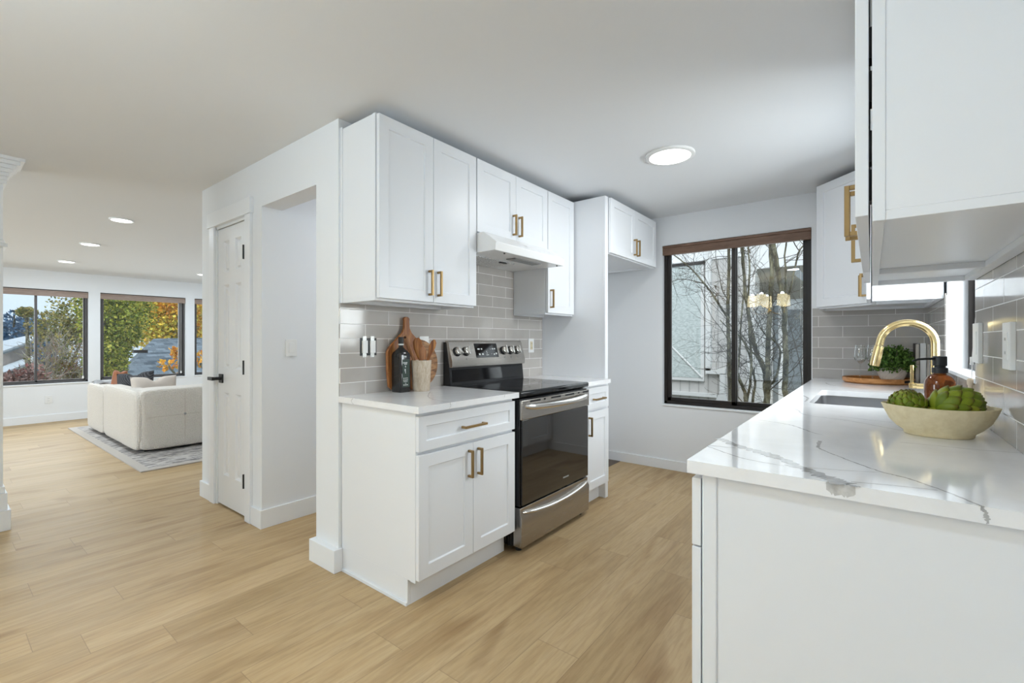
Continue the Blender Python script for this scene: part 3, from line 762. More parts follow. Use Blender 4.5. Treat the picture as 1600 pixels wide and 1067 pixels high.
# door
XD = -1.562
dd = obj('oven_door', MB().box(-1.605, XD, Y0 + .003, Y1 - .003, .262, .868), BLACKE, rg, .003)
m = MB(); m.box(XD, XD + .018, Y0 + .001, Y1 - .001, .752, .862); obj('door_trim', m, STEEL, dd, .003, label='brushed stainless band')
m = MB()
for y, wd in ((2.145, .105), (2.285, .02), (2.365, .11), (2.53, .11), (2.69, .02), (2.755, .08)): obj('vent_slot', MB().box(XD + .017, XD + .0186, y, y + wd, .846, .856), BLACKE, dd)
obj('door_glass', MB().box(XD, XD + .013, Y0 + .012, Y1 - .006, .268, .75), OVENG, dd, .002, label='dark mirror-like oven glass')


def bow_handle(zc, x0, out, sag=.0, y0=2.10, y1=2.815, h=.018, d=.012):
    m = MB(); rows = []; n = 24
    for i in range(n + 1):
        t = i / n; y = y0 + (y1 - y0) * t; b = 1 - (2 * t - 1) ** 2
        x = x0 + out * (b ** .6) + .004; z = zc + sag * b; e = .35 + .65 * min(1, b * 5)
        rows.append([(x + d * e * math.cos(a), y, z + h * e * math.sin(a)) for a in [2 * math.pi * k / 12 for k in range(12)]])
    m.grid(rows, 0, True); m.add(rows[0], [tuple(range(12))]); m.add(rows[-1], [tuple(range(12))])
    return m


obj('handle', bow_handle(.826, XD + .016, .034, -.012), STEELB, dd, label='curved bright steel handle')
fc = bpy.data.curves.new('brand_lettering', 'FONT'); fc.body = 'FRIGIDAIRE'; fc.size = .0135; fc.extrude = .0002; fc.align_x = 'CENTER'
_to = bpy.data.objects.new('lettering_source', fc); COL.objects.link(_to); bpy.context.view_layer.update(); _me = bpy.data.meshes.new_from_object(_to); bpy.data.objects.remove(_to); _me.materials.clear(); _me.materials.append(LABELW)
fo = bpy.data.objects.new('brand_lettering', _me); COL.objects.link(fo); fo.parent = dd; fo.location = Vector((XD + .0134, 2.545, .322)) - Vector(rg.location); fo.rotation_euler = (R(90), 0, R(90)); fo['label'] = 'small pale brand lettering'
# storage drawer
dw = obj('storage_drawer', MB().prism([(-1.605, .032), (-1.547, .032), (-1.543, .20), (-1.556, .228), (-1.556, .254), (-1.605, .254)], Y0 + .001, Y1 - .001, lambda u, v, a: (u, a, v)), STEEL, rg, .002, label='brushed stainless storage drawer')
obj('handle', bow_handle(.228, -1.556, .018, -.028, 2.085, 2.83, .010, .010), STEELB, dw, label='curved bright steel lip')
for y in (2.11, 2.80): obj('foot', MB().tube([(-1.60, y, 0), (-1.60, y, .034)], .018, 12), RUBBER, rg)
for y in (2.11, 2.80): obj('foot', MB().tube([(-2.10, y, 0), (-2.10, y, .034)], .018, 12), RUBBER, rg)

# ------------------------------------------------------------------ sink side: base cabinets, worktop
XR = -.325
f = frame_right(XR); RD = RX - XR - .002
BG = 'white shaker base cabinets'
c = thing('base_cabinet', 'white base cabinet with smooth end panel at the near end of the sink worktop', 'cabinet', (XR, 1.5, 0), group=BG)
base_unit(c, f, 1.166, 1.765, RD, [(1.164, 1.763)], [(1.164, 1.463), (1.463, 1.763)], dside='rl', wz=(.700, .864), dz=(.135, .696))
m = MB(); m.box(XR + .001, XR + .034, 1.161, 1.168, .0, .879); obj('end_stile', m, CAB, c, .003)
c = thing('base_cabinet', 'white base cabinet of the sink side, between the near unit and the sink', 'cabinet', (XR, 2.1, 0), group=BG)
base_unit(c, f, 1.767, 2.398, RD, [(1.77, 2.396)], [(1.77, 2.083), (2.083, 2.396)], dside='rl')
c = thing('sink_base_cabinet', 'white sink base cabinet with two doors under the sink', 'cabinet', (XR, 2.9, 0), group=BG)
m = MB(); m.box(XR, RX - .002, 2.40, 2.418, .118, .879); m.box(XR, RX - .002, 3.342, 3.36, .118, .879); m.box(XR, RX - .002, 2.418, 3.342, .118, .136); m.box(XR, XR + .018, 2.418, 3.342, .70, .879); m.box(RX - .012, RX - .002, 2.418, 3.342, .136, .879); obj('body', m, CAB, c)
obj('toe_kick', MB().box(XR + .058, XR + .072, 2.40, 3.36, 0, .118), CAB, c)
obj('drawer', shaker(MB(), f, 2.403, 3.357, .705, .862, .003, rail=.045), CAB, c, .0014)
for a, b, hu in ((2.402, 2.88, 2.846), (2.88, 3.358, 2.914)):
    d = obj('door', shaker(MB(), f, a + .001, b - .001, .135, .69, .003), CAB, c, .0014); obj('handle', pull(f, hu, .592, .024), BRASS, d, .0008, 1, label='brushed brass bar handle')
c = thing('base_cabinet', 'white corner base cabinet of the sink side below the far window', 'cabinet', (XR, 3.8, 0), group=BG)
base_unit(c, f, 3.362, 4.27, RD, [(3.365, 4.20)], [(3.365, 3.78), (3.78, 4.20)], dside='rl')

SX0, SX1, SYa, SYb = -.232, .135, 2.535, 3.255
m = MB(); EX, EY = -.355, 1.143
# slab as a rounded-rectangle ring round the sink cut-out


def rrect(x0, x1, y0, y1, r, n=6):
    P = []
    for cx, cy, a0 in ((x1 - r, y1 - r, 0), (x0 + r, y1 - r, 90), (x0 + r, y0 + r, 180), (x1 - r, y0 + r, 270)):
        for k in range(n + 1): a = R(a0 + 90 * k / n); P.append((cx + r * math.cos(a), cy + r * math.sin(a)))
    return P


inn = rrect(SX0, SX1, SYa, SYb, .035); out = []
X1c, Y1c = RX - .0095, FY - .0095
out = rrect(EX, X1c, EY, Y1c, .004, 6)
nI = len(inn)
for zz, fl in ((CT1, 0), (CT0, 1)):
    pass
P = [(x, y, CT1) for x, y in out] + [(x, y, CT1) for x, y in inn] + [(x, y, CT0) for x, y in out] + [(x, y, CT0) for x, y in inn]
F = []
for k in range(nI):
    k2 = (k + 1) % nI
    F += [(k, k2, nI + k2, nI + k), (2 * nI + k, 3 * nI + k, 3 * nI + k2, 2 * nI + k2), (k, 2 * nI + k, 2 * nI + k2, k2), (nI + k, nI + k2, 3 * nI + k2, 3 * nI + k)]
m.add(P, F)
PXF = 720.; CA, SA = math.cos(R(38)), math.sin(R(38))


def on_top(px, py, z=CT1):
    """where a point of the worktop sits (used to lay the veins of the slab)"""
    d = (1.2 - z) * PXF / (py - 532.0); l = (px - 800.0) / PXF * d
    return (-SA * d + CA * l, CA * d + SA * l)


V = lambda *pp: [on_top(*p) for p in pp]
zt = CT1 + .0003
strip(m, V((1124, 685), (1160, 699), (1205, 711), (1245, 728), (1290, 745), (1322, 757)), [.022, .026, .030, .026, .030, .05], zt, 1, .002)
strip(m, V((1322, 757), (1345, 761)), [.018, .004], zt, 1, .001)
strip(m, V((1105, 697), (1150, 713), (1185, 721), (1225, 728)), [.004, .004, .003, .002], zt, 1, .0006)
strip(m, V((1108, 696), (1150, 700)), [.010, .004], zt, 2, .001)
strip(m, V((1282, 689), (1278, 697), (1283, 702), (1310, 713), (1370, 735), (1420, 748), (1480, 769), (1533, 791)), [.010, .009, .005, .004, .004, .005, .005, .006], zt, 1, .0008)
strip(m, V((1256, 730), (1320, 735), (1375, 738)), [.003, .003, .002], zt, 2, .0006)
strip(m, V((1330, 753), (1390, 758), (1465, 766)), [.005, .004, .003], zt, 2, .0008)
strip(m, V((1185, 656), (1235, 664), (1270, 676), (1285, 679)), [.003, .005, .005, .002], zt, 1, .0008)
strip(m, V((1215, 634), (1245, 640), (1252, 646), (1270, 650), (1330, 658), (1400, 671), (1460, 680)), [.006, .008, .006, .004, .005, .005, .004], zt, 2, .001)
strip(m, V((1310, 650), (1365, 657), (1420, 662)), [.004, .005, .003], zt, 2, .001)
strip(m, V((1406, 691), (1470, 697), (1530, 703), (1600, 708)), [.003, .004, .004, .004], zt, 2, .0006)
strip(m, V((1290, 598), (1300, 602), (1340, 606)), [.006, .006, .004], zt, 2, .002)
strip(m, V((1255, 618), (1262, 622), (1258, 628)), [.01, .012, .005], zt, 2, .002)
# veins continue down the front edge


def edge_x(px): r = (px - 800.) / PXF; return EY * (-SA + CA * r) / (CA + SA * r)


fl = lambda a, z: (a, EY - .0004, z)
for a0, a1, wmul in ((1291, 1336, 1),):
    x0, x1 = edge_x(a0), edge_x(a1); rows = []
    for i in range(15):
        t = i / 14; zlo = CT0 + .006 + .003 * math.sin(i * 2.1) + .004 * abs(t - .5); xx = x0 + (x1 - x0) * t
        rows.append([(xx + rnd.uniform(-.001, .001), EY - .0004, CT1), (xx + .003 * math.sin(i) * (1 if 0 < i < 14 else .3), EY - .0004, zlo if 0 < i < 14 else CT0 + .014)])
    m.grid(rows, 2)
xe = edge_x(1534)
strip(m, [(xe, CT1), (xe + .004, .900), (xe + .007, .890), (xe + .006, CT0)], [.005, .006, .006, .002], 0, 1, .0012, 8, flip=fl)
o = obj('countertop', m, [QUARTZ, VEIN, VEINL], loc=(0, 2.7, CT0), recalc=False); tag(o, 'long white quartz worktop with grey veins holding the sink and bowl', 'countertop')

sk = thing('kitchen_sink', 'stainless undermount kitchen sink set in the long quartz worktop', 'sink', (-.05, 2.9, .66))
m = MB(); lo = rrect(SX0 - .006, SX1 + .006, SYa - .006, SYb + .006, .04); b1 = rrect(SX0 + .004, SX1 - .004, SYa + .004, SYb - .004, .045); b2 = rrect(SX0 + .02, SX1 - .02, SYa + .02, SYb - .02, .05)
rows = [[(x, y, .8795) for x, y in lo], [(x, y, .875) for x, y in lo], [(x, y, .70) for x, y in b1], [(x, y, .672) for x, y in b2]]
m.grid(rows, 0, True); m.add([(x, y, .672) for x, y in b2], [tuple(range(len(b2)))])
bs = obj('basin', m, SINKM, sk, recalc=False); dsol = bs.modifiers.new('wall', 'SOLIDIFY'); dsol.thickness = .0015; dsol.offset = 1
obj('drain', MB().lathe([(.0, .674), (.045, .674), (.045, .677), (.03, .676), (0, .675)], (-.04, 2.9, 0), 24, closed=False), STEELB, sk)

# faucet
FX, FYY = .232, 2.90
t = thing('kitchen_faucet', 'satin gold gooseneck faucet standing behind the sink', 'faucet', (FX, FYY, CT1))
obj('base_plate', MB().lathe([(.030, CT1), (.030, CT1 + .005), (.027, CT1 + .009)], (FX, FYY, 0), 28), GOLD, t)
obj('body', MB().lathe([(.0225, CT1 + .006), (.0225, CT1 + .115), (.020, CT1 + .12)], (FX, FYY, 0), 28), GOLD, t)
pth = [(FX, FYY, CT1 + .11), (FX, FYY, 1.175)]
ax, az, rr = FX - .1, 1.185, .1
for k in range(17):
    a = R(0 + 168 * k / 16); pth.append((ax + rr * math.cos(a), FYY, az + rr * math.sin(a)))
ex, ez = pth[-1][0], pth[-1][2]
pth.append((ex - .006, FYY, ez - .03))
obj('spout', MB().tube(pth, .0165, 16), GOLD, t, smooth=50)
d = Vector((-.19, 0, -1)).normalized(); p0 = Vector((ex - .006, FYY, ez - .032))
obj('spray_head', MB().tube([p0, p0 + d * .02, p0 + d * .085, p0 + d * .1], [.0185, .0195, .0205, .019], 18), GOLD, t, smooth=50, label='pull-down spray head')
m = MB(); m.tube([(FX, FYY, .985), (FX - .082, FYY - .004, .985)], .0125, 14); m.box(FX - .094, FX - .066, FYY - .014, FYY + .008, .974, .998); obj('handle', m, GOLD, t, .001)
obj('lever', MB().box(FX - .089, FX - .076, FYY - .009, FYY + .003, .997, 1.083), GOLD, t, .002)

# tray, glasses, plant, books
TX, TY = .028, 4.035
t = thing('serving_tray', 'round acacia wood serving tray with raised rim in the far corner', 'tray', (TX, TY, CT1))
obj('base', MB().lathe([(.0, CT1 + .0006), (.178, CT1 + .0006), (.186, CT1 + .006), (.186, CT1 + .012), (0, CT1 + .012)], (TX, TY, 0), 56, closed=False), TRAYW, t)
obj('rim', MB().lathe([(.184, CT1 + .0045), (.194, CT1 + .010), (.196, CT1 + .036), (.190, CT1 + .038), (.184, CT1 + .034), (.182, CT1 + .012), (.184, CT1 + .004)], (TX, TY, 0), 56, closed=False), TRAYW, t)
for a in (155, 330):
    c, s_ = math.cos(R(a)), math.sin(R(a)); m = MB(); rows = []
    for k in range(9):
        b = R(a - 16 + 4 * k); rows.append([(TX + r_ * math.cos(b), TY + r_ * math.sin(b), z) for r_, z in ((.197, CT1 + .014), (.200, CT1 + .014), (.200, CT1 + .030), (.197, CT1 + .030))])
    m.grid(rows, 0, True); m.add(rows[0], [(0, 1, 2, 3)]); m.add(rows[-1], [(0, 1, 2, 3)]); obj('handle', m, BLACKM, t, label='dark metal grip')
ZT = CT1 + .0125
gprof = [(.0, .000), (.034, .000), (.033, .002), (.006, .006), (.0035, .02), (.0032, .105), (.006, .118), (.020, .130), (.033, .150), (.0355, .168), (.033, .2), (.0275, .247), (.0267, .247), (.0322, .2), (.0345, .168), (.032, .152), (.019, .134), (.0, .126)]
STEM = bpy.data.materials.new('stemware_glass'); STEM.use_nodes = True
_n, _l = nodes(STEM); _n.remove(_n['Principled BSDF']); _tr = N(STEM, 'ShaderNodeBsdfTransparent'); _tr.inputs[0].default_value = (.95, .955, .95, 1); _gl = N(STEM, 'ShaderNodeBsdfGlossy'); _gl.inputs['Roughness'].default_value = .03
_lw = N(STEM, 'ShaderNodeLayerWeight'); _lw.inputs[0].default_value = .5; _f = math_(STEM, 'MULTIPLY_ADD', math_(STEM, 'POWER', _lw.outputs['Facing'], 2.2), .85, .07)
_mx = N(STEM, 'ShaderNodeMixShader'); _l.new(_f, _mx.inputs[0]); _l.new(_tr.outputs[0], _mx.inputs[1]); _l.new(_gl.outputs[0], _mx.inputs[2]); _l.new(_mx.outputs[0], _n['Material Output'].inputs[0])
o = obj('wine_glass', MB().lathe(gprof, seg=32, closed=False), STEM, smooth=60); o.location = (-.064, 3.955, ZT); tag(o, 'empty stemmed wine glass on the tray, the one further from the plant', 'glass', 'wine glasses on the tray')
g2 = o.copy(); COL.objects.link(g2); g2.location = (.003, 3.995, ZT); g2['label'] = 'empty stemmed wine glass on the tray, beside the potted plant'
PX_, PY_ = .108, 4.10
t = thing('potted_plant', 'bushy green boxwood plant in a white ribbed pot on the tray', 'plant', (PX_, PY_, ZT))
m = MB(); seg = 48; prof = [(.046, .0), (.056, .008), (.074, .04), (.082, .075), (.083, .095), (.079, .095), (.077, .08), (.0, .075)]
m.lathe(prof, (PX_, PY_, ZT), seg, closed=False)
for k in range(24):
    a0 = 2 * math.pi * k / 24; pts = []
    for j in range(9):
        q = j / 8; z = .012 + .062 * q; r_ = .057 + (.081 - .057) * (q ** .7) + .0012; a = a0 + q * .75
        pts.append((PX_ + r_ * math.cos(a), PY_ + r_ * math.sin(a), ZT + z))
    m.tube(pts, .0024, 6)
obj('pot', m, CERAM, t)


def leaves(n, sampler, size, asp=.55, bend=.3, mb=None, m=0):
    """many little four-sided leaves, folded along the midrib"""
    mb = mb or MB()
    for _ in range(n):
        p, nrm = sampler(); s = size * rnd.uniform(.6, 1.35)
        u = Vector((rnd.gauss(0, 1), rnd.gauss(0, 1), rnd.gauss(0, 1))); u = (u.normalized() + nrm * .8).normalized(); v = u.cross(Vector((rnd.gauss(0, 1), rnd.gauss(0, 1), rnd.gauss(0, 1)))).normalized(); w_ = u.cross(v)
        a = s * asp * .5
        mb.add([p, p + u * s * .5 + v * a + w_ * s * bend * .3, p + u * s, p + u * s * .5 - v * a + w_ * s * bend * .3], [(0, 1, 2), (0, 2, 3)], m)
    return mb


def blob(c, r, shell=.55):
    c = Vector(c); r = Vector(r) if hasattr(r, '__len__') else Vector((r, r, r))

    def f():
        d = Vector((rnd.gauss(0, 1), rnd.gauss(0, 1), rnd.gauss(0, 1))).normalized(); q = rnd.uniform(shell, 1)
        return c + Vector((d.x * r.x, d.y * r.y, d.z * r.z)) * q, d
    return f


def multi(fs): return lambda: rnd.choice(fs)()


def plant_s():
    while True:
        d = Vector((rnd.gauss(0, 1), rnd.gauss(0, 1), rnd.gauss(0, 1))).normalized()
        if d.z > -.28: break
    q = rnd.uniform(.55, 1.0) * (1 + .1 * math.sin(d.x * 9 + 2) * math.cos(d.y * 8))
    return Vector((PX_ + d.x * .122 * q, PY_ + d.y * .122 * q, ZT + .105 + d.z * .13 * q)), d


obj('foliage', leaves(2600, plant_s, .021, .62), BOX, t, recalc=False, smooth=0)
m = MB()
for k in range(14):
    a = 2 * math.pi * k / 14; m.tube([(PX_ + .02 * math.cos(a), PY_ + .02 * math.sin(a), ZT + .074), (PX_ + .07 * math.cos(a), PY_ + .07 * math.sin(a), ZT + .13), (PX_ + .11 * math.cos(a), PY_ + .11 * math.sin(a), ZT + .15 + .03 * (k % 3))], .0015, 5)
obj('stems', m, TWIG, t)


def book(x0, x1, y0, y1, h, cover, label, pages_front=False):
    t = thing('cookbook', label, 'book', ((x0 + x1) / 2, (y0 + y1) / 2, CT1), group='books standing by the tray')
    c = .0025; m = MB(); m.box(x0, x0 + c, y0, y1, CT1, CT1 + h); m.box(x1 - c, x1, y0, y1, CT1, CT1 + h)
    if pages_front: m.box(x0, x1, y1 - c, y1, CT1, CT1 + h)
    else: m.box(x0, x1, y0, y0 + c, CT1, CT1 + h)
    obj('cover', m, cover, t, .0008)
    obj('page_block', MB().box(x0 + c, x1 - c, y0 + (.004 if pages_front else c), y1 - (c if pages_front else .004), CT1 + .004, CT1 + h - .004), PAGES, t)


book(.226, .249, 4.075, 4.265, .270, BOOKD, 'dark-covered book with page edges showing, nearest the plant', True)
book(.250, .282, 4.072, 4.265, .272, BOOKW, 'thick white-spined book standing between two thinner ones')
book(.283, .300, 4.078, 4.265, .268, BOOKW, 'thin pale book against the tiled sink wall', True)

# soap bottle
BXc, BYc = .185, 2.17
t = thing('soap_dispenser', 'amber glass soap bottle with black pump behind the bowl', 'soap bottle', (BXc, BYc, CT1))
obj('bottle', MB().lathe([(.0, CT1), (.039, CT1), (.042, CT1 + .004), (.042, CT1 + .135), (.040, CT1 + .152), (.032, CT1 + .166), (.018, CT1 + .174), (.0165, CT1 + .185), (.0, CT1 + .185)], (BXc, BYc, 0), 36, closed=False), AMBER, t, smooth=50)
obj('pump_collar', MB().lathe([(.0215, CT1 + .178), (.0215, CT1 + .196), (.015, CT1 + .197), (.015, CT1 + .202), (.0195, CT1 + .203), (.0195, CT1 + .234), (.018, CT1 + .236)], (BXc, BYc, 0), 32), BLACKP, t, .0005)
m = MB(); rv = Vector((CA, SA, 0))
pb = Vector((BXc, BYc, CT1 + .226)); m.tube([pb, pb - rv * .04 + Vector((0, 0, .001)), pb - rv * .075 + Vector((0, 0, -.001)), pb - rv * .094 + Vector((0, 0, -.007))], [.005, .0042, .0035, .0026], 10); obj('pump_spout', m, BLACKP, t, smooth=50)

# bowl with artichokes
BWX, BWY = .160, 1.915; rot = math.atan2(.036, .273)
t = thing('serving_bowl', 'oval sand-coloured stoneware bowl holding two artichokes', 'bowl', (BWX, BWY, CT1))
m = MB(); seg = 72
prof = [(.0, .0, .0), (.078, .062, .0), (.082, .066, .003), (.083, .067, .011), (.100, .076, .024), (.118, .087, .044), (.131, .095, .068), (.1385, .0985, .0875), (.1365, .0965, .0890), (.1335, .093, .0870), (.126, .089, .066), (.112, .080, .044), (.088, .066, .027), (.06, .045, .020), (.0, .0, .019)]
rows = []
for a_, b_, z in prof:
    row = []
    for k in range(seg):
        th = 2 * math.pi * k / seg; c, s_ = math.cos(th), math.sin(th); e = 1.18
        x = a_ * math.copysign(abs(c) ** (1 / 1.0), c); y = b_ * math.copysign(abs(s_) ** e, s_)
        zz = z + (.004 * (c * c) if z > .05 else 0)
        row.append((BWX + x * math.cos(rot) - y * math.sin(rot), BWY + x * math.sin(rot) + y * math.cos(rot), CT1 + zz))
    rows.append(row)
m.grid(rows, 0, True); obj('bowl', m, BOWLM, t, smooth=50)


def artichoke(c, rad, axis, label, n=64, long=1.0):
    c = Vector(c); ax = Vector(axis).normalized(); e1 = ax.orthogonal().normalized(); e2 = ax.cross(e1)
    t = thing('artichoke', label, 'artichoke', c - Vector((0, 0, rad)), group='artichokes in the bowl')

    def sph(th, ph, k): return c + (ax * math.cos(th) * long + (e1 * math.cos(ph) + e2 * math.sin(ph)) * math.sin(th)) * rad * k
    core = MB(); core.grid([[sph(math.pi * i / 10, 2 * math.pi * k / 16, .80) for k in range(16)] for i in range(11)], 0, True)
    obj('core', core, ART, t)
    m = MB(); tips = []
    for i in range(n):
        q = (i + .5) / n; th0 = R(20 + 142 * q); ph0 = i * 2.39996; W = R(15 + 16 * q) if q < .85 else R(24); Ln = R(38 + 24 * q)
        rows = []; nr, nc = 7, 6
        for a in range(nr + 1):
            tt = a / nr; th = th0 - Ln * (tt - .35); wd = W * (math.sin(math.pi * min(.985, .30 + .70 * tt)) ** .55) if tt > 0 else W * .85
            row = []
            for b in range(nc + 1):
                u = 2 * b / nc - 1; k = .84 + .16 * tt - .09 * u * u * (1 - .3 * tt) + .05 * tt * tt * (q) + rnd.uniform(-.003, .003)
                thc = th + 0 * u; sn = max(.22, math.sin(max(thc, .05)))
                row.append(sph(max(thc, .0), ph0 + u * wd / sn, k)); tips.append(max(0., (tt - .80) / .20) ** 1.5 * (.9 if q < .95 else .4))
            rows.append(row)
        m.grid(rows, 0)
    o = obj('bracts', m, ART, t, recalc=False, smooth=50)
    ca_ = o.data.color_attributes.new('tip', 'FLOAT_COLOR', 'POINT')
    for i, v in enumerate(tips): ca_.data[i].color = (v, v, v, 1)
    s = o.modifiers.new('thick', 'SOLIDIFY'); s.thickness = .0022; s.offset = -1
    o['kind'] = 'stuff'
    st = MB(); st.tube([c - ax * rad * long * .75, c - ax * rad * long * 1.06], [.013, .012], 12); obj('stem', st, ART, t)


rgt = Vector((CA, SA, 0)); vw = Vector((-SA, CA, 0)); upv = Vector((0, 0, 1))
artichoke((.088, 1.906, .996), .052, -rgt * .35 + upv * .75 - vw * .35, 'smaller green artichoke at the left end of the bowl', 66)
artichoke((.198, 1.925, 1.003), .061, rgt * .85 + upv * .25 - vw * .1, 'larger green artichoke lying at the right end of the bowl', 74, 1.2)

# range-side worktop objects
t = thing('oil_bottle', 'dark square olive oil bottle with green label, left of the utensil crock', 'bottle', (-2.096, 1.665, CT1))
m = MB(); bx0, bx1, by0, by1 = -2.138, -2.055, 1.628, 1.702; cxm, cym = (bx0 + bx1) / 2, (by0 + by1) / 2
rows = []
for k_, z in ((.94, 0), (1, .004), (1, .208), (.9, .222), (.62, .240), (.36, .252), (.30, .262), (.30, .285)):
    hx_, hy_ = (bx1 - bx0) / 2 * k_, (by1 - by0) / 2 * k_; rr_ = .010 if k_ > .7 else min(hx_, hy_) * .98
    rows.append([(x, y, CT1 + z) for x, y in rrect(cxm - hx_, cxm + hx_, cym - hy_, cym + hy_, min(rr_, hx_ * .99, hy_ * .99), 4)])
m.grid(rows, 0, True); m.add(rows[0], [tuple(range(len(rows[0])))]); m.add(rows[-1], [tuple(range(len(rows[0])))]); obj('glass', m, BOTTLE, t, smooth=40)
obj('cap', MB().lathe([(.015, CT1 + .262), (.015, CT1 + .308), (.0135, CT1 + .310)], (cxm, cym, 0), 24), BLACKP, t)
lb = obj('label_sticker', MB().box(bx1, bx1 + .0006, by0 + .014, by1 - .010, CT1 + .03, CT1 + .185), LABELG, t)
m = MB()
for y, wd, z, h in ((1.646, .032, .163, .006), (1.655, .02, .156, .005), (1.660, .006, .140, .010), (1.657, .008, .118, .014), (1.661, .004, .106, .012), (1.648, .034, .078, .003), (1.648, .034, .068, .003), (1.650, .03, .060, .003), (1.660, .01, .05, .003), (1.648, .034, .040, .004), (1.652, .018, .196, .008)):
    for q in range(3): m.box(bx1 + .0006, bx1 + .001, y + q * wd / 3, y + (q + .7) * wd / 3, CT1 + z, CT1 + z + h)
obj('label_print', m, LABELW, lb)
m = MB(); m.lathe([(.0153, CT1 + .264), (.0155, CT1 + .264), (.0155, CT1 + .272), (.0153, CT1 + .272)], (cxm, cym, 0), 24, closed=False); obj('neck_band', m, LABELW, t)

CX_, CY_ = -2.052, 1.775
t = thing('utensil_crock', 'speckled grey-beige stoneware crock holding wooden utensils', 'crock', (CX_, CY_, CT1))
obj('pot', MB().lathe([(.0, CT1), (.046, CT1), (.049, CT1 + .004), (.053, CT1 + .09), (.0585, CT1 + .172), (.0575, CT1 + .177), (.052, CT1 + .176), (.050, CT1 + .165), (.044, CT1 + .012), (.0, CT1 + .010)], (CX_, CY_, 0), 36, closed=False), STONEC, t, smooth=50)


def utensil(name, label, foot, top, head, hole=False, material=SPOONW, flat=.010):
    """a wooden utensil from foot to top; head = list of (t, half width) near the top"""
    a, b = Vector(foot), Vector(top); ax = (b - a).normalized(); side = Vector((-SA * 0 + CA, SA, 0)); side = (side - ax * side.dot(ax)).normalized(); nn = ax.cross(side); L = (b - a).length
    m = MB(); rows = []
    for tt, wd, th in head:
        c = a + ax * L * tt; rows.append([c + side * wd * math.cos(2 * math.pi * k / 12) + nn * th * math.sin(2 * math.pi * k / 12) for k in range(12)])
    m.grid(rows, 0, True); m.add(rows[0], [tuple(range(12))]); m.add(rows[-1], [tuple(range(12))])
    o = obj(name, m, material, smooth=50, loc=foot); tag(o, label, name.split('_')[-1], 'wooden utensils in the crock')
    if hole:
        hb = a + ax * L * .955; m2 = MB(); m2.tube([hb - nn * .006, hb + nn * .006], .007, 14); obj('hole', m2, BLACKP, o) if False else None
        XF[o.name] = Matrix.Translation(Vector(foot)); obj('hanging_hole', m2, mat('dark_hole', (.05, .02, .01), .9), o)
    return o


rr3 = Vector((CA, SA, 0))
cb = Vector((CX_, CY_, CT1 + .016))
utensil('wooden_paddle', 'pale flat wooden paddle with a hole at its end, leaning left in the crock', cb + rr3 * .02, Vector((CX_, CY_, 1.232)) - rr3 * .095 - vw * .012, [(0, .008, .004), (.5, .009, .004), (.8, .011, .004), (.9, .017, .004), (.97, .018, .004), (1, .010, .003)], True)
utensil('wooden_spatula', 'broad brown wooden spatula standing in the middle of the crock', cb + rr3 * .015 + vw * .01, Vector((CX_, CY_, 1.215)) - rr3 * .03 + vw * .02, [(0, .007, .006), (.55, .008, .006), (.68, .018, .006), (.8, .027, .006), (.93, .026, .005), (1, .012, .003)], material=ACACIA)
utensil('wooden_spoon', 'short pale wooden spoon tip just above the middle of the crock', cb - rr3 * .01 - vw * .012, Vector((CX_, CY_, 1.165)) + rr3 * .012 - vw * .02, [(0, .006, .005), (.6, .007, .005), (.8, .014, .006), (.92, .013, .005), (1, .004, .003)])
utensil('wooden_spoon', 'dark wooden spoon leaning right in the crock', cb - rr3 * .015, Vector((CX_, CY_, 1.205)) + rr3 * .077, [(0, .006, .005), (.55, .007, .005), (.7, .010, .006), (.85, .019, .007), (.95, .016, .006), (1, .005, .003)], material=ACACIA)


def leaning(name, label, outline, thick, xb, xt, material, grp, hole=None, bev=.004):
    """board leaning on the wall: outline in (y, height)"""
    H_ = max(p[1] for p in outline); lean = (xb - xt) / H_
    m = MB(); n = len(outline); P = []
    for off in (0, thick): P += [(xb - lean * h - off, y, CT1 + .0006 + h) for y, h in outline]
    F = [tuple(range(n))[::-1], tuple(range(n, 2 * n))] + [(i, (i + 1) % n, n + (i + 1) % n, n + i) for i in range(n)]
    m.add(P, F); o = obj(name, m, material, bevel=bev, bseg=2, loc=(xb, 1.8, CT1)); tag(o, label, 'board', grp); return o


G = 'cutting boards leaning on the tile'
co = [(1.858 + .148 * math.sin(R(a)), .148 - .148 * math.cos(R(a))) for a in range(0, 360, 6)]
leaning('cutting_board', 'round striped walnut cutting board behind the crock', co, .014, -2.157, -2.1665, WALNUT, G)
pc = 1.752
po = [(-.105, 0), (-.138, .03), (-.146, .12), (-.146, .225), (-.132, .250), (-.07, .305), (-.036, .335), (-.022, .36), (-.019, .40), (-.022, .418), (-.012, .428)]
po = [(pc + u, h) for u, h in po]; po = po + [(2 * pc - y, h) for y, h in po[::-1]]
o = leaning('cutting_board', 'red-brown paddle cutting board with a tall handle behind the oil bottle', po, .016, -2.1385, -2.1515, ACACIA, G)

# electrical
t = thing('switch_box', 'uncovered double switch with bare metal yokes on the left backsplash', 'switch', (WX, 1.508, 1.166))
XW = WX + .009
obj('box_cavity', MB().box(XW - .004, XW + .0006, 1.456, 1.562, 1.118, 1.214), BLACKP, t)
for y in (1.484, 1.534):
    y_ = obj('yoke', MB().box(XW, XW + .003, y - .012, y + .012, 1.108, 1.224), mat('zinc_yoke', (.5, .5, .48), .4, .8), t)
    obj('rocker', MB().box(XW, XW + .010, y - .0165, y + .0165, 1.132, 1.200), PLASTIC, t, .001)
    for z in (1.113, 1.219): obj('screw', MB().tube([(XW + .003, y, z), (XW + .005, y, z)], .0032, 8), STEELB, y_)


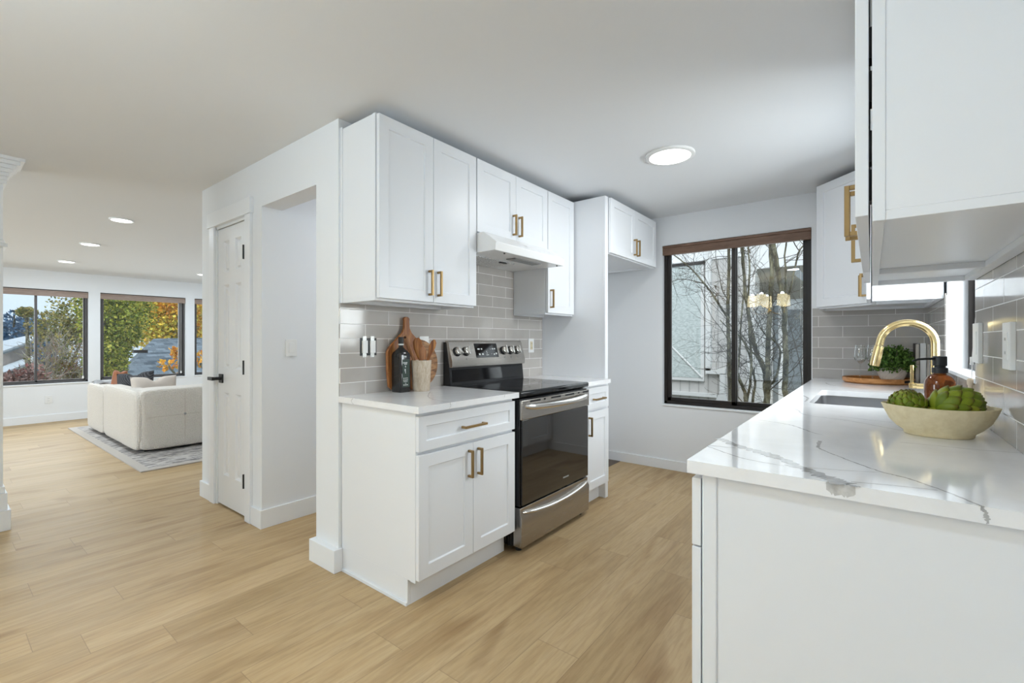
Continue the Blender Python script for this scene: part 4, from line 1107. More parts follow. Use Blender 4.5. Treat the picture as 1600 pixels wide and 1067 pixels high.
def outlet(name, label, place, u0, u1, z0, z1, inset=PLASTIC, slots=True, t_=.006, cat='outlet', grp=None, base_=(0, 0, 0)):
    t = thing(name, label, cat, place((u0 + u1) / 2, 0, (z0 + z1) / 2), group=grp)
    obj('plate', MB().box(u0, u1, 0, t_, z0, z1, fr=place), PLASTIC, t, .0015)
    um, zm = (u0 + u1) / 2, (z0 + z1) / 2; hw, hh = (u1 - u0) * .23, (z1 - z0) * .29
    obj('insert', MB().box(um - hw, um + hw, t_ - .001, t_ + .002, zm - hh, zm + hh, fr=place), inset, t, .0008)
    if slots:
        m = MB()
        for q in (-1, 1):
            for s_ in (-1, 1): m.box(um + s_ * .006 - .001, um + s_ * .006 + .001, t_ + .0018, t_ + .0024, zm + q * hh * .5 - .004, zm + q * hh * .5 + .004, fr=place)
        obj('slot', m, BLACKP, t)
    return t


pl_left = lambda u, n, z: (XW + n, u, z)
outlet('wall_outlet', 'white outlet half hidden behind the round cutting board', pl_left, 1.868, 1.942, 1.105, 1.226)
outlet('wall_outlet', 'white plate with ivory outlet on the tile right of the range', pl_left, 3.003, 3.076, 1.103, 1.216, IVORY)
outlet('light_switch', 'white rocker light switch on the wall beside the closet door', lambda u, n, z: (-3.07 + n, u, z), 1.485, 1.560, 1.094, 1.208, slots=False, cat='switch')
outlet('wall_outlet', 'white outlet below the leftmost living-room window', lambda u, n, z: (LX + n, u, z), 1.105, 1.185, .275, .39)
pr = lambda u, n, z: (RX - .009 - n, u, z)
outlet('light_switch', 'thick white switch plate on the sink wall tile next to the window', pr, 2.27, 2.385, 1.12, 1.262, slots=False, t_=.012, cat='switch')
outlet('wall_outlet', 'white outlet plate on the sink wall tile above the right end of the bowl', pr, 1.80, 1.893, 1.12, 1.25, t_=.012)

# pull cord of the sink window blind
t = thing('blind_pull_cord', 'white pull cord with wooden tassel hanging at the sink window', 'cord', (.296, 2.445, 1.0))
m = MB(); m.tube([(.326, 2.455, 2.0), (.318, 2.452, 1.45), (.299, 2.445, 1.14), (.297, 2.445, 1.05)], .0014, 6); m.tube([(.318, 2.47, 1.6), (.318, 2.462, 1.2), (.299, 2.447, 1.13)], .0012, 6); obj('cord', m, CORD, t)
obj('cord_lock', MB().box(.292, .302, 2.437, 2.449, 1.108, 1.138), PLASTIC, t, .002)
obj('tassel', MB().lathe([(.006, 1.004), (.007, 1.03), (.0095, 1.034), (.0105, 1.05), (.006, 1.056)], (.2935, 2.445, 0), 16), TASSEL, t)

# ------------------------------------------------------------------ sink-side wall cabinets
XU = .0
f = frame_right(XU); UD = RX - XU - .0105; UZ0, UZ1 = 1.425, 2.312
WG = 'white shaker wall cabinets'
c = thing('wall_cabinet', 'white wall cabinet nearest the camera with an open hinge gap, above the bowl', 'cabinet', (XU, 1.56, UZ0), group=WG)
wall_cabinet(c, f, 1.106, 2.018, UZ0, UZ1, UD, [(1.108, 1.563), (1.563, 2.016)], 1.438, 2.305, gap=.005, hside='rl', hz=1.547, hinges=(1.50, 1.575, 1.69, 1.775))
m = MB(); m.box(.0, .020, 1.1045, 1.106, UZ0 + .0, UZ1); m.box(.30, RX - .0105, 1.104, 1.106, UZ0, UZ1); obj('end_stile', m, CAB, c, .001)
c = thing('wall_cabinet', 'white wall cabinet directly left of the sink window, beyond the nearest one', 'cabinet', (XU, 2.2, UZ0), group=WG)
wall_cabinet(c, f, 2.020, 2.415, UZ0, UZ1, UD, [(2.022, 2.413)], 1.438, 2.305, gap=.005, hside='l', hz=1.547)
c = thing('wall_cabinet', 'white wall cabinet between the sink window and the angled corner cabinet', 'cabinet', (XU, 3.5, UZ0), group=WG)
wall_cabinet(c, f, 3.352, 3.674, UZ0, UZ1, UD, [(3.354, 3.67)], 1.438, 2.305, gap=.005, hside='l', hz=1.525)
# angled corner cabinet
c = thing('corner_wall_cabinet', 'white angled corner wall cabinet beside the far window', 'cabinet', (0, 3.9, UZ0), group=WG)
ax_, bx_, cy_ = -.300, 0.0, 3.982
poly = [(RX - .0105, FY - .0105), (ax_, FY - .0105), (ax_, cy_), (bx_, 3.682), (RX - .0105, 3.682)]
m = MB(); m.prism(poly, UZ0 + .018, UZ1, lambda u, v, a: (u, v, a))
ins = [(RX - .03, FY - .03), (ax_ + .018, FY - .03), (ax_ + .018, cy_ + .008), (bx_ + .008, 3.70), (RX - .03, 3.70)]
P = [(x, y, UZ0) for x, y in poly] + [(x, y, UZ0) for x, y in ins] + [(x, y, UZ0 + .018) for x, y in poly] + [(x, y, UZ0 + .018) for x, y in ins]
F = []
for k in range(5): k2 = (k + 1) % 5; F += [(k, k2, 5 + k2, 5 + k), (k, 10 + k, 10 + k2, k2), (5 + k, 5 + k2, 15 + k2, 15 + k)]
m.add(P, F); obj('body', m, CAB, c, .0008, 1, recalc=True)
q_ = 1 / math.sqrt(2)
fd = lambda u, n, z: (ax_ + u * q_ - n * q_, cy_ - u * q_ - n * q_, z)
Ld = .3 * math.sqrt(2)
d = obj('door', shaker(MB(), fd, .004, Ld - .004, 1.438, 2.305, .004), CAB, c, .0014)
obj('handle', pull(fd, Ld - .036, 1.547, .025), BRASS, d, .0008, 1, label='brushed brass bar handle')

# ------------------------------------------------------------------ lamps


def downlight(x, y, z, r, power, label, grp=None, col=(.95, .98, 1)):
    t = thing('ceiling_light', label, 'ceiling light', (x, y, z), group=grp)
    obj('trim_ring', MB().lathe([(r, 0), (r, -.010), (r * .97, -.014), (r * .83, -.014), (r * .83, 0)], (x, y, z), 48, closed=False), PLASTIC, t, smooth=50)
    obj('diffuser', MB().lathe([(.0, -.011), (r * .83, -.011), (r * .83, -.004), (0, -.004)], (x, y, z), 48, closed=False), LIT, t, smooth=0)
    if power: area('ceiling_lamp', (x, y, z - .016), (0, 0, 0), (r * 1.7,), power, col, 'DISK')


downlight(-.994, 2.872, CZ, .148, 6, 'large round flush ceiling light over the kitchen floor')
slope = (CZ - 2.222) / (-4.09 - LX + .15)


def liv(px, py):
    l = (px - 800) / PXF; u = (532 - py) / PXF; dx, dy = -SA + CA * l, CA + SA * l
    # plane z = CZ + slope * (x + 4.09)
    tt = (CZ + slope * 4.09 - 1.2) / (u - slope * dx)
    return tt * dx, tt * dy, 1.2 + u * tt


for k, (px, py) in enumerate(((190, 343), (141, 381), (104, 408))):
    x, y, z = liv(px, py)
    downlight(x, y, z + .002, .092, 11, ['recessed living-room downlight nearest the kitchen', 'recessed living-room downlight in the middle of the row of three', 'recessed living-room downlight nearest the windows'][k], 'living-room downlights', (.78, .90, 1))
x, y, z = liv(318, 428.5); downlight(x, y, z + .002, .092, 11, 'recessed downlight peeking past the closet wall corner', 'living-room downlights', (.78, .90, 1))
# fill downlights added out of view behind the camera
for x, y, p in ((-1.0, .12, 11.5), (-3.1, -1.7, 10), (-1.1, -2.9, 17)):
    downlight(x, y, CZ, .1, p, 'added fill downlight out of view behind the camera', 'added fill downlights', (.70, .86, 1))

downlight(-2.74, 2.5, CZ, .1, 7, 'added nook fill light hidden behind the opening header')  # unseen ceiling lamp added to brighten the nook

CHX, CHY = -1.48, -.8
t = thing('chandelier', 'brass chandelier with pleated glowing shades, seen mirrored in the far window', 'chandelier', (CHX, CHY, 1.75))
m = MB(); m.tube([(CHX, CHY, 1.72), (CHX, CHY, CZ)], .008, 10); m.lathe([(.06, CZ - .03), (.06, CZ)], (CHX, CHY, 0), 24); m.lathe([(.012, 1.70), (.03, 1.74), (.012, 1.80)], (CHX, CHY, 0), 16); obj('stem', m, GOLD, t)
for k in range(5):
    a = R(36 + 72 * k); c_, s_ = math.cos(a), math.sin(a); q = .28
    obj('arm', MB().tube([(CHX + c_ * q * u, CHY + s_ * q * u, z) for u, z in ((0, 1.745), (.3, 1.70), (.65, 1.68), (.95, 1.71), (1, 1.83))], .006, 8), GOLD, t, smooth=50)
    rows = []
    for z, r_ in ((1.83, .085), (2.03, .072)):
        rows.append([(CHX + c_ * q + (r_ + (.003 if j % 2 else -.003)) * math.cos(2 * math.pi * j / 48), CHY + s_ * q + (r_ + (.003 if j % 2 else -.003)) * math.sin(2 * math.pi * j / 48), z) for j in range(48)])
    m = MB(); m.grid(rows, 0, True); o = obj('lamp_shade', m, SHADE, t, smooth=0); sd = o.modifiers.new('t', 'SOLIDIFY'); sd.thickness = .002
    l = bpy.data.lights.new('added_uplight', 'POINT'); l.energy = 10.5; l.color = (.58, .79, 1); l.shadow_soft_size = .03  # cool uplight added at each shade top to brighten the ceiling
    lo_ = bpy.data.objects.new('added_uplight', l); COL.objects.link(lo_); lo_.location = (CHX + c_ * q, CHY + s_ * q, 2.035)

# ------------------------------------------------------------------ living room


def pillowy(mb, c, s, n=10, pw=4.0, m=0, dent=None):
    """superellipsoid cushion block"""
    c = Vector(c); rows = []
    for i in range(n * 2 + 1):
        ph = -math.pi / 2 + math.pi * i / (n * 2); row = []
        for k in range(n * 4):
            th = 2 * math.pi * k / (n * 4)
            e = lambda v: math.copysign(abs(v) ** (2 / pw), v)
            p = Vector((e(math.cos(ph)) * e(math.cos(th)) * s[0], e(math.cos(ph)) * e(math.sin(th)) * s[1], e(math.sin(ph)) * s[2]))
            if dent: p = dent(p)
            row.append(c + p)
        rows.append(row)
    mb.grid(rows, m, True)
    return mb


sf = thing('sofa', 'cream boucle sectional sofa on the rug with its tufted back to the kitchen', 'sofa', (-7.0, 2.2, 0))


def rbox(x0, x1, y0, y1, z0, z1, pw=9., dent=None): return pillowy(MB(), ((x0 + x1) / 2, (y0 + y1) / 2, (z0 + z1) / 2), ((x1 - x0) / 2, (y1 - y0) / 2, (z1 - z0) / 2), 14, pw, dent=dent)


def tuft(p):
    # pinch of the buttoned back: centred on the outer face
    q = Vector((0, p.y + .395, p.z - .035)); r_ = q.length
    if p.x > .05: p = p - Vector((.035 * math.exp(-(r_ / .05) ** 2) + .016 * math.exp(-abs(q.z) / .012) + 0 * r_, 0, 0))
    return p


obj('back', rbox(-6.36, -5.985, 1.392, 2.98, .04, .682, 16, tuft), FABW, sf, smooth=60)
obj('corner', rbox(-6.72, -6.0, 1.352, 1.56, .04, .672, 7), FABW, sf, smooth=60)
obj('arm', rbox(-7.46, -6.30, 1.362, 1.53, .045, .665, 9), FABW, sf, smooth=60)
obj('arm', rbox(-8.34, -7.46, 1.362, 1.54, .045, .635, 10), FABW, sf, smooth=60)
obj('seat_cushion', rbox(-7.4, -6.36, 1.53, 2.9, .06, .42, 10), FABW, sf, smooth=60)
obj('seat_cushion', rbox(-8.3, -7.4, 1.54, 2.9, .06, .42, 10), FABW, sf, smooth=60)
obj('tuft_button', MB().lathe([(.0, -.014), (.010, -.010), (.014, 0), (.010, .010), (0, .014)], (-5.988, 1.79, .392), 12, closed=False), THROW, sf)
obj('seam', MB().tube([(-5.986, 1.46, .388), (-5.985, 1.79, .392), (-5.986, 2.9, .392)], .0022, 6), FABP, sf)
obj('seam', MB().tube([(-5.988, 1.79, .08), (-5.985, 1.79, .392), (-5.988, 1.79, .64)], .003, 6), FABP, sf)
obj('plinth', MB().box(-8.2, -6.12, 1.46, 2.85, .014, .08), BLACKP, sf)


def pillow(name, label, c, w, h, th, material, rz, tilt, roll=0., cat='cushion', grp=None):
    m = MB(); n = 16; rows = []
    for side in (1, -1):
        rows = []
        for i in range(n + 1):
            row = []
            for k in range(n + 1):
                u, v = 2 * i / n - 1, 2 * k / n - 1; px_ = u * w / 2 * (1 - .10 * (1 - v * v) * 0 - .06 * (1 - abs(v)) * abs(u)); pz = v * h / 2 * (1 - .08 * (1 - abs(u)) * abs(v)) - (.12 * h * math.exp(-(u / .22) ** 2) * max(0, v))
                b = ((1 - u ** 4) * (1 - v ** 4)) ** .5
                row.append((px_, side * th / 2 * b, pz))
            rows.append(row)
        m.grid(rows)
    M = Matrix.Translation(Vector(c)) @ Matrix.Rotation(rz, 4, 'Z') @ Matrix.Rotation(tilt, 4, 'X') @ Matrix.Rotation(roll, 4, 'Y')
    m.v = [tuple(M @ Vector(p)) for p in m.v]
    o = obj(name, m, material, smooth=60, loc=c); b = bmesh.new(); b.from_mesh(o.data); bmesh.ops.remove_doubles(b, verts=b.verts, dist=.0005); bmesh.ops.recalc_face_normals(b, faces=b.faces); b.to_mesh(o.data); b.free()
    tag(o, label, cat, grp)


CG = 'loose cushions on the sofa'
pillow('cushion', 'beige linen lumbar cushion with pinched top standing against the sofa back', (-6.57, 1.665, .60), .44, .38, .13, FABP, R(90), R(-12), 0, grp=CG)
pillow('cushion', 'charcoal woven square cushion behind the beige one', (-7.32, 1.655, .62), .42, .37, .13, FABD, R(48), R(-12), R(-6), grp=CG)
pillow('cushion', 'small rust-brown leather cushion left of the charcoal one', (-7.76, 1.585, .675), .17, .27, .10, RUST, R(40), R(-8), R(4), grp=CG)
m = MB(); rows = []
for i in range(13):
    u = i / 12; row = []
    for k in range(9):
        v = k / 8; y = 1.40 + .30 * v; edge = 0
        row.append((-8.27 + .40 * u, y + .015 * math.sin(u * 9), .640 + .012 * math.sin(u * 7 + v * 5) + .010 * math.sin(v * 11) + .012 * math.exp(-((u - .12) / .12) ** 2)))
    rows.append(row)
m.grid(rows); o = obj('throw_blanket', m, THROW, smooth=60, loc=(-8.0, 1.55, .64)); sd = o.modifiers.new('t', 'SOLIDIFY'); sd.thickness = .016; tag(o, 'grey knitted throw folded over the far arm of the sofa', 'blanket')

m = MB(); m.box(-8.62, -5.225, 1.22, 3.6, .0015, .011)
rg_ = obj('area_rug', m, RUGE, loc=(-6.9, 2.4, 0)); tag(rg_, 'grey and beige flecked rug under the sofa', 'rug')
obj('woven_field', MB().box(-8.54, -5.305, 1.30, 3.52, .011, .0118), RUGM, rg_)

# ------------------------------------------------------------------ outside the far window


def at_y(px, py, Y):
    l = (px - 800) / PXF; u = (532 - py) / PXF; tt = Y / (CA + SA * l); return Vector((tt * (-SA + CA * l), Y, 1.2 + u * tt))


def at_x(px, py, X):
    l = (px - 800) / PXF; u = (532 - py) / PXF; tt = X / (-SA + CA * l); return Vector((X, tt * (CA + SA * l), 1.2 + u * tt))


struct('ground', MB().box(-6, 6, FY + .2, 14, -.5, -.3), GROUND)
nb = thing('neighbour_building', 'grey-sided and white neighbouring building close outside the far window', 'building', (-2, 8, -.3))
YB = 7.5
obj('siding_wall', MB().box(-5.2, -1.42, YB, YB + .3, -.3, 5.4), SIDING, nb)
obj('corner_board', MB().box(-1.45, -1.34, YB - .03, YB + .3, -.3, 5.4), PIPE, nb)
obj('upper_band', MB().box(-5.2, -1.45, YB - .02, YB, 2.45, 5.4), STUCCO, nb)
fr_ = obj('window', MB().box(-3.4, -2.05, YB - .05, YB - .001, .57, 2.44), PIPE, nb, label='window with obscure glass')
obj('obscure_pane', MB().box(-3.36, -2.10, YB - .055, YB - .045, .62, 2.38), OBSC, fr_)
obj('head_flashing', MB().box(-3.45, -2.04, YB - .07, YB, 2.385, 2.43), DARKM, fr_)
a, b = at_y(1046, 538, YB - .06), at_y(1097, 590, YB - .06); obj('security_bar', MB().tube([a, b], .014, 8), PIPE, fr_)
m = MB(); m.box(-2.02, -1.945, YB - .08, YB - .002, .74, 5.4); m.box(-2.02, -1.74, YB - .08, YB - .002, .69, .775); m.box(-1.815, -1.74, YB - .08, YB - .002, .44, .70); m.prism([(-1.80, .46), (-1.755, .46), (-1.72, .28), (-1.87, .28)], YB - .10, YB - .002, lambda u, v, a: (u, a, v)); obj('downpipe', m, PIPE, nb)
obj('wall_ledge', MB().box(-5.2, -1.86, YB - .06, YB, .33, .385), PIPE, nb); obj('pipe_base', MB().box(-1.95, -1.6, YB - .12, YB, .22, .265), PIPE, nb)
YC = 8.35
obj('rear_wall', MB().box(-1.9, 3.2, YC, YC + .2, -.3, 3.4), STUCCO, nb)
m = MB(); z0 = at_y(1180, 421, 7.6).z; z1 = at_y(1182, 470, YC).z
m.add([(-1.40, 7.6, z0), (3.0, 7.6, z0 + .03), (3.0, YC, z1), (-1.75, YC, z1), (-1.40, 7.6, z0 + .06), (3.0, 7.6, z0 + .09), (3.0, YC, z1 + .6), (-1.75, YC, z1 + .6)], [(0, 3, 2, 1), (4, 5, 6, 7), (0, 1, 5, 4), (1, 2, 6, 5), (2, 3, 7, 6), (3, 0, 4, 7)]); obj('soffit', m, SOFFIT, nb)
obj('parapet', MB().box(-1.40, 3.0, 7.55, 7.7, z0 + .0, 5.4), STUCCO, nb)
a, b = at_y(1243, 415, 7.5), at_y(1272, 444, 7.5); m = MB(); m.prism([(a.x, a.z), (b.x, b.z), (b.x + .05, b.z - .12), (a.x - .02, a.z - .12)], 7.42, 7.52, lambda u, v, w_: (u, w_, v)); obj('eave_board', m, DARKW, nb)
for p0_, p1_ in (((1208, 478), (1216, 640)), ((1231, 484), (1253, 618))):
    a, b = at_y(*p0_, YC - .02), at_y(*p1_, YC - .02); obj('window', MB().box(a.x, b.x, YC - .03, YC, b.z, a.z), DARKW, nb, label='dark glass panel')
a, b = at_y(1255, 470, YC - .03), at_y(1260, 640, YC - .03); obj('pilaster', MB().box(a.x, b.x, YC - .08, YC, -.3, a.z), PIPE, nb)
a = at_y(1257, 458, 9.0); obj('porch_lamp', MB().lathe([(.06, a.z), (.06, a.z + .09), (.02, a.z + .11)], (a.x, a.y, 0), 16), BLACKM, nb)
a = at_y(1247, 598, 8.9); o = obj('garden_bin', MB().lathe([(.045, -.3), (.06, .2), (.062, a.z - .03), (.045, a.z)], (a.x, a.y, 0), 20), BLUEP, loc=(a.x, a.y, -.3)); tag(o, 'blue plastic bin top outside the far window near the tree', 'bin')

tr = thing('bare_tree', 'leafless multi-stemmed tree with grey-green bark outside the far window', 'tree', (-.75, 6.0, -.3))
trunk = MB(); tw = MB(); pts_for_twigs = []


def stem(pp, r0, r1, Y=6.0, sub=5, twigs=True, jit=.012):
    pts = []; n = len(pp)
    for i in range(n - 1):
        for k in range(sub):
            t_ = k / sub; p0, p1, p2, p3 = [Vector(pp[max(0, min(n - 1, i + o_))]) for o_ in (-1, 0, 1, 2)]
            q = .5 * ((2 * p1) + (p2 - p0) * t_ + (2 * p0 - 5 * p1 + 4 * p2 - p3) * t_ * t_ + (3 * p1 - p0 - 3 * p2 + p3) * t_ ** 3); pts.append(q)
    pts.append(Vector(pp[-1])); yy = Y + rnd.uniform(-.15, .15)
    P = [at_y(q.x, q.y, yy + .1 * math.sin(i * .7)) + Vector((rnd.uniform(-1, 1), 0, rnd.uniform(-1, 1))) * jit * (r0 * 12) for i, q in enumerate(pts)]
    N_ = len(P); rad = [r0 + (r1 - r0) * i / (N_ - 1) for i in range(N_)]
    (trunk if r0 > .012 else tw).tube(P, [q_ * .72 for q_ in rad], 8 if r0 > .012 else 5)
    if twigs:
        for i in range(1, N_): pts_for_twigs.append((P[i], (P[i] - P[i - 1]).normalized(), rad[i]))


B0 = (1201, 720)
stem([B0, (1199, 640), (1197, 600), (1193, 575), (1184, 556), (1177, 530), (1171, 500), (1166, 460), (1161, 420), (1159, 370)], .050, .020)
stem([(1198, 640), (1200, 600), (1199, 560), (1201, 520), (1204, 470), (1206, 420), (1203, 370), (1200, 340)], .044, .026)
stem([(1200, 604), (1209, 596), (1215, 580), (1219, 552), (1216, 540), (1207, 530), (1198, 525), (1188, 512)], .020, .012)
stem([(1219, 552), (1232, 548), (1250, 540), (1270, 528)], .010, .005)
stem([(1225, 720), (1229, 640), (1226, 600), (1228, 565), (1226, 520), (1225, 480), (1219, 440), (1211, 395), (1204, 350)], .042, .034)
stem([(1226, 480), (1234, 455), (1243, 415), (1249, 392), (1262, 378), (1275, 365)], .016, .010)
stem([(1249, 392), (1241, 380), (1236, 366)], .009, .006)
stem([(1225, 470), (1228, 430), (1226, 400), (1231, 365)], .018, .010)
stem([(1168, 720), (1166, 640), (1164, 615), (1157, 596), (1150, 580), (1140, 560)], .036, .018)
stem([(1176, 720), (1176, 630), (1180, 600), (1176, 580), (1172, 560), (1165, 540), (1158, 525)], .022, .012)
stem([(1164, 640), (1172, 600), (1174, 560), (1171, 520), (1169, 470), (1171, 420), (1168, 370)], .022, .012)
stem([(1153, 700), (1150, 600), (1155, 560), (1158, 500), (1163, 440), (1161, 380)], .018, .010)
stem([(1193, 575), (1186, 560), (1170, 545), (1155, 525), (1140, 515), (1125, 500)], .016, .007)
stem([(1141, 700), (1140, 560), (1138, 520), (1137, 480), (1139, 440), (1138, 380)], .036, .022, Y=5.9)
stem([(1138, 498), (1126, 480), (1112, 458), (1101, 444), (1084, 424), (1066, 408), (1050, 396), (1040, 385)], .020, .008, Y=5.8)
stem([(1100, 443), (1088, 440), (1075, 437), (1058, 437), (1048, 442)], .009, .004, Y=5.8)
stem([(1138, 470), (1128, 452), (1124, 430), (1118, 400), (1122, 375)], .008, .004, Y=5.8)
stem([(1142, 540), (1128, 515), (1112, 495), (1102, 470), (1096, 452)], .006, .003, Y=5.8)
stem([(1202, 610), (1216, 598), (1230, 585), (1246, 570), (1262, 548), (1275, 540)], .010, .005)
stem([(1255, 620), (1250, 570), (1240, 530), (1232, 500), (1228, 470)], .008, .004)


def twig(p, d, L, r, depth):
    P = [p]; n = 5
    for i in range(n):
        d = (d + Vector((rnd.gauss(0, .22), rnd.gauss(0, .12), rnd.gauss(.05, .2)))).normalized(); P.append(P[-1] + d * L / n)
    tw.tube(P, [max(.0012, r * (1 - .75 * i / n)) for i in range(n + 1)], 4, caps=False)
    if depth > 0:
        for i in (2, 3, 4):
            if rnd.random() < .75: twig(P[i], (d + Vector((rnd.gauss(0, .8), rnd.gauss(0, .3), rnd.gauss(.1, .7)))).normalized(), L * .55, r * .55, depth - 1)


for p, d, r_ in rnd.sample(pts_for_twigs, min(len(pts_for_twigs), 160)):
    dd_ = (d * .5 + Vector((rnd.gauss(0, .9), rnd.gauss(0, .35), rnd.gauss(.25, .6)))).normalized()
    twig(p, dd_, rnd.uniform(.3, .85), min(.0042, max(.0024, r_ * .4)), 2)
obj('trunk', trunk, BARK, tr, smooth=60); obj('twigs', tw, TWIG, tr, smooth=60)
m = leaves(26, blob(at_y(1121, 455, 5.75), (.10, .1, .16), .1), .06, .3); leaves(14, blob(at_y(1166, 388, 5.95), (.05, .1, .09), .1), .06, .35, mb=m); obj('dried_leaves', m, DULL, tr, recalc=False, smooth=0)

# ------------------------------------------------------------------ outside the living-room windows
struct('ground_garden', MB().box(-70, LX - .3, -30, 40, -3.2, -3.0), GROUND)


def tree(name, label, blobs, n, size, lm, trunk_from, grp=None, cat='tree', extra=()):
    t = thing(name, label, cat, (trunk_from[0], trunk_from[1], -3.0), group=grp)
    obj('crown', leaves(n, multi([blob(c, r, .35) for c, r in blobs]), size, .7), lm, t, recalc=False, smooth=0)
    for n2, sz, lm2, bl2, nm in extra: obj(nm, leaves(n2, multi([blob(c, r, .2) for c, r in bl2]), sz, .6), lm2, t, recalc=False, smooth=0)
    m = MB(); tf = Vector((trunk_from[0], trunk_from[1], -3.0))
    for c, r in blobs:
        c = Vector(c); m.tube([tf, tf.lerp(c, .5) + Vector((0, 0, .3)), c], [.14, .08, .02], 6)
    obj('trunk', m, BARK, t, smooth=60)
    return t


X1 = -15.0
tree('leafy_tree', 'dense green tree filling the left half of the window behind the sofa', [(at_x(178, 505, X1), (.6, .7, .9)), (at_x(166, 562, X1), (.6, .45, .8)), (at_x(203, 478, X1 - 1), (.7, .6, .8)), (at_x(174, 548, X1), (.5, .38, .5)), (at_x(190, 522, X1), (.5, .38, .4)), (at_x(160, 460, X1), (.5, .6, .8))], 15000, .075, LG, (X1, 3.0), 'autumn trees outside the living room')
tree('leafy_tree', 'golden-yellow maple behind the shingled roof', [(at_x(270, 500, -31), (1.6, 1.9, 2.0)), (at_x(300, 480, -31), (1.6, 1.9, 2.2)), (at_x(240, 505, -31), (1.4, 1.4, 1.6)), (at_x(312, 520, -31), (1.6, 1.6, 1.6)), (at_x(240, 465, -32), (1.4, 1.6, 1.6))], 16000, .17, LY, (-31, 8.5), 'autumn trees outside the living room',
     extra=((1000, .17, LO, [(at_x(262, 478, -30), (1.0, .9, .7)), (at_x(306, 500, -30), (1.2, 1.0, 1.8))], 'orange_leaves'),))
tree('leafy_tree', 'thin-leaved mixed green and yellow tree in the right sash of the leftmost window', [(at_x(120, 490, -20), (.8, .8, .7)), (at_x(85, 510, -20), (.8, .7, .5)), (at_x(135, 515, -20), (.7, .7, .6)), (at_x(105, 525, -20), (.8, .9, .5)), (at_x(42, 488, -20), (.3, .2, .12))], 5200, .085, LM, (-20, 2.0), 'autumn trees outside the living room')
tree('leafy_branch', 'orange maple branch hanging in front of the shingled roof', [(at_x(262, 570, -13.5), (.2, .28, .10)), (at_x(282, 556, -13.5), (.2, .22, .14)), (at_x(310, 560, -13.5), (.2, .22, .2)), (at_x(284, 586, -13.5), (.12, .08, .06)), (at_x(276, 548, -13.5), (.15, .1, .06))], 420, .09, LO, (-13.5, 5.6), 'autumn trees outside the living room')
for k, (px, py, lab) in enumerate(((22, 500, 'haze-tinted conifer furthest left in the leftmost window'), (40, 505, 'haze-tinted conifer second from the left, behind the neighbour roof'), (58, 500, 'haze-tinted conifer behind the window bar of the leftmost window'))):
    c = at_x(px, py, -40 - 4.2 * k); t = thing('conifer_tree', lab, 'tree', (c.x, c.y, -3), group='distant haze-tinted conifers')
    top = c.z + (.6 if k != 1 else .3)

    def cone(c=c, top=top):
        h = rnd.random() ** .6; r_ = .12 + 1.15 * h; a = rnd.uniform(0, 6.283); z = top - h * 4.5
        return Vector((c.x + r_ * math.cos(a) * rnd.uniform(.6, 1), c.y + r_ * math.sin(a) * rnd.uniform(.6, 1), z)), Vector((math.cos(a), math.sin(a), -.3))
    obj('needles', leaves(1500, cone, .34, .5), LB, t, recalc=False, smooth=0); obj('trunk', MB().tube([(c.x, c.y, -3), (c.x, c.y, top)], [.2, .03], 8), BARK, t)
# leafless shrub: fine twigs
t = thing('bare_shrub', 'tall leafless grey-brown shrub in the right sash of the leftmost window', 'shrub', (-18, 1.9, -3))
tw2 = MB()
for k in range(420):
    b0 = at_x(rnd.uniform(60, 140), rnd.uniform(545, 640), -18 + rnd.uniform(-.8, .8)); d = Vector((rnd.gauss(0, .3), rnd.gauss(0, .6), rnd.uniform(.3, 1.2))).normalized(); P = [b0]
    for i in range(4): d = (d + Vector((rnd.gauss(0, .2), rnd.gauss(0, .3), rnd.gauss(.0, .2)))).normalized(); P.append(P[-1] + d * rnd.uniform(.10, .26))
    tw2.tube(P, [.009, .008, .006, .005, .003], 4, caps=False)
obj('twigs', tw2, LT, t, recalc=False); obj('sparse_leaves', leaves(900, multi([blob(at_x(95, 560, -18), (.6, .8, .7), .1), blob(at_x(120, 585, -18), (.5, .5, .4), .1)]), .09, .6), LM, t, recalc=False, smooth=0)
m = MB(); m.tube([(-18, 1.9, -3), at_x(98, 620, -18)], [.1, .05], 8); obj('trunk', m, BARK, t)
t = thing('red_shrub', 'reddish brown shrub below the neighbour roofs at the left window edge', 'shrub', (-16.2, 1.3, -3))
obj('foliage', leaves(900, multi([blob(at_x(25, 592, -16.2), (.4, .5, .22), .1), blob(at_x(48, 588, -16.2), (.4, .35, .3), .1)]), .10, .55), LR, t, recalc=False, smooth=0)
obj('stem', MB().tube([(-16.2, 1.3, -3), at_x(30, 592, -16.2)], [.06, .02], 6), TWIG, t)
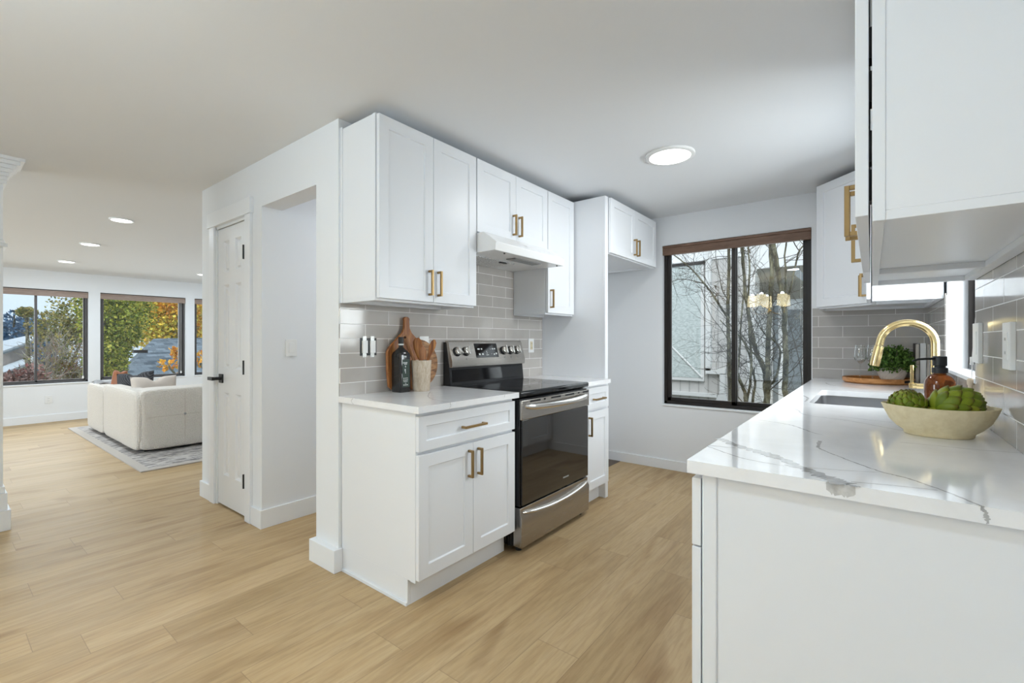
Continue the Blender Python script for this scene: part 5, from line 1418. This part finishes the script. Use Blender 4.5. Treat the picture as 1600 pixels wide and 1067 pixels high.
# shingled roof house
hs = thing('shingled_house', 'house with a wide blue-grey shingled hip roof behind the sofa window', 'house', (-24, 8, -3))
A0 = at_x(176, 604, -20.5); A1 = at_x(240, 529, -27); B1 = at_x(340, 527, -27); B0_ = at_x(360, 612, -20.5)
m = MB(); dn = Vector((0, 0, -.12)); m.add([A0, B0_, B1, A1, A0 + dn, B0_ + dn, B1 + dn, A1 + dn], [(0, 1, 2, 3), (4, 7, 6, 5), (0, 4, 5, 1), (1, 5, 6, 2), (2, 6, 7, 3), (3, 7, 4, 0)]); obj('roof', m, SHING, hs, smooth=0)
m = MB(); C1 = at_x(184, 580, -31); m.add([A0, A1, C1, A0 + dn, A1 + dn, C1 + dn], [(0, 1, 2), (3, 5, 4), (0, 3, 4, 1), (1, 4, 5, 2), (2, 5, 3, 0)]); obj('hip_roof', m, SHING, hs, smooth=0)
obj('wall', MB().box(-31, -20.9, A0.y + .3, B0_.y - .3, -3, A0.z - .15), HOUSEW, hs)
a = at_x(218, 549, -23); obj('chimney_cap', MB().box(a.x - .2, a.x + .2, a.y - .22, a.y + .22, a.z - .06, a.z + .06), DARKM, hs)
# house at the left
h2 = thing('gabled_house', 'tan neighbour house with pale grey roofs at the left window edge', 'house', (-23, 1.5, -3))
for (p0_, p1_, p2_, p3_, X, nm) in (((2, 549), (52, 531), (52, 522), (2, 533), -23, 'roof'), ((2, 583), (52, 564), (52, 554), (2, 573), -21, 'porch_roof')):
    a, b = at_x(*p0_, X), at_x(*p1_, X); c_, d_ = at_x(*p2_, X - 2.2), at_x(*p3_, X - 2.2); m = MB(); dn = Vector((0, 0, -.09)); q4 = [a, b, c_, d_]
    m.add(q4 + [p + dn for p in q4], [(0, 1, 2, 3), (4, 7, 6, 5), (0, 4, 5, 1), (1, 5, 6, 2), (2, 6, 7, 3), (3, 7, 4, 0)]); r_ = obj(nm, m, GUTTER, h2, smooth=0)
    obj('fascia', MB().tube([a + Vector((.06, 0, -.06)), b + Vector((.06, 0, -.06))], .06, 6), DARKW, r_)
a, b = at_x(0, 545, -23.3), at_x(50, 531, -23.3)
m = MB(); m.add([(-23.3, a.y, -3), (-23.3, b.y, -3), (-23.3, b.y, b.z - .1), (-23.3, a.y, a.z - .1), (-25.5, a.y, -3), (-25.5, b.y, -3), (-25.5, b.y, b.z - .1), (-25.5, a.y, a.z - .1)], [(0, 1, 2, 3), (4, 7, 6, 5), (0, 4, 5, 1), (1, 5, 6, 2), (2, 6, 7, 3), (3, 7, 4, 0)]); obj('wall', m, HOUSEW, h2, smooth=0)
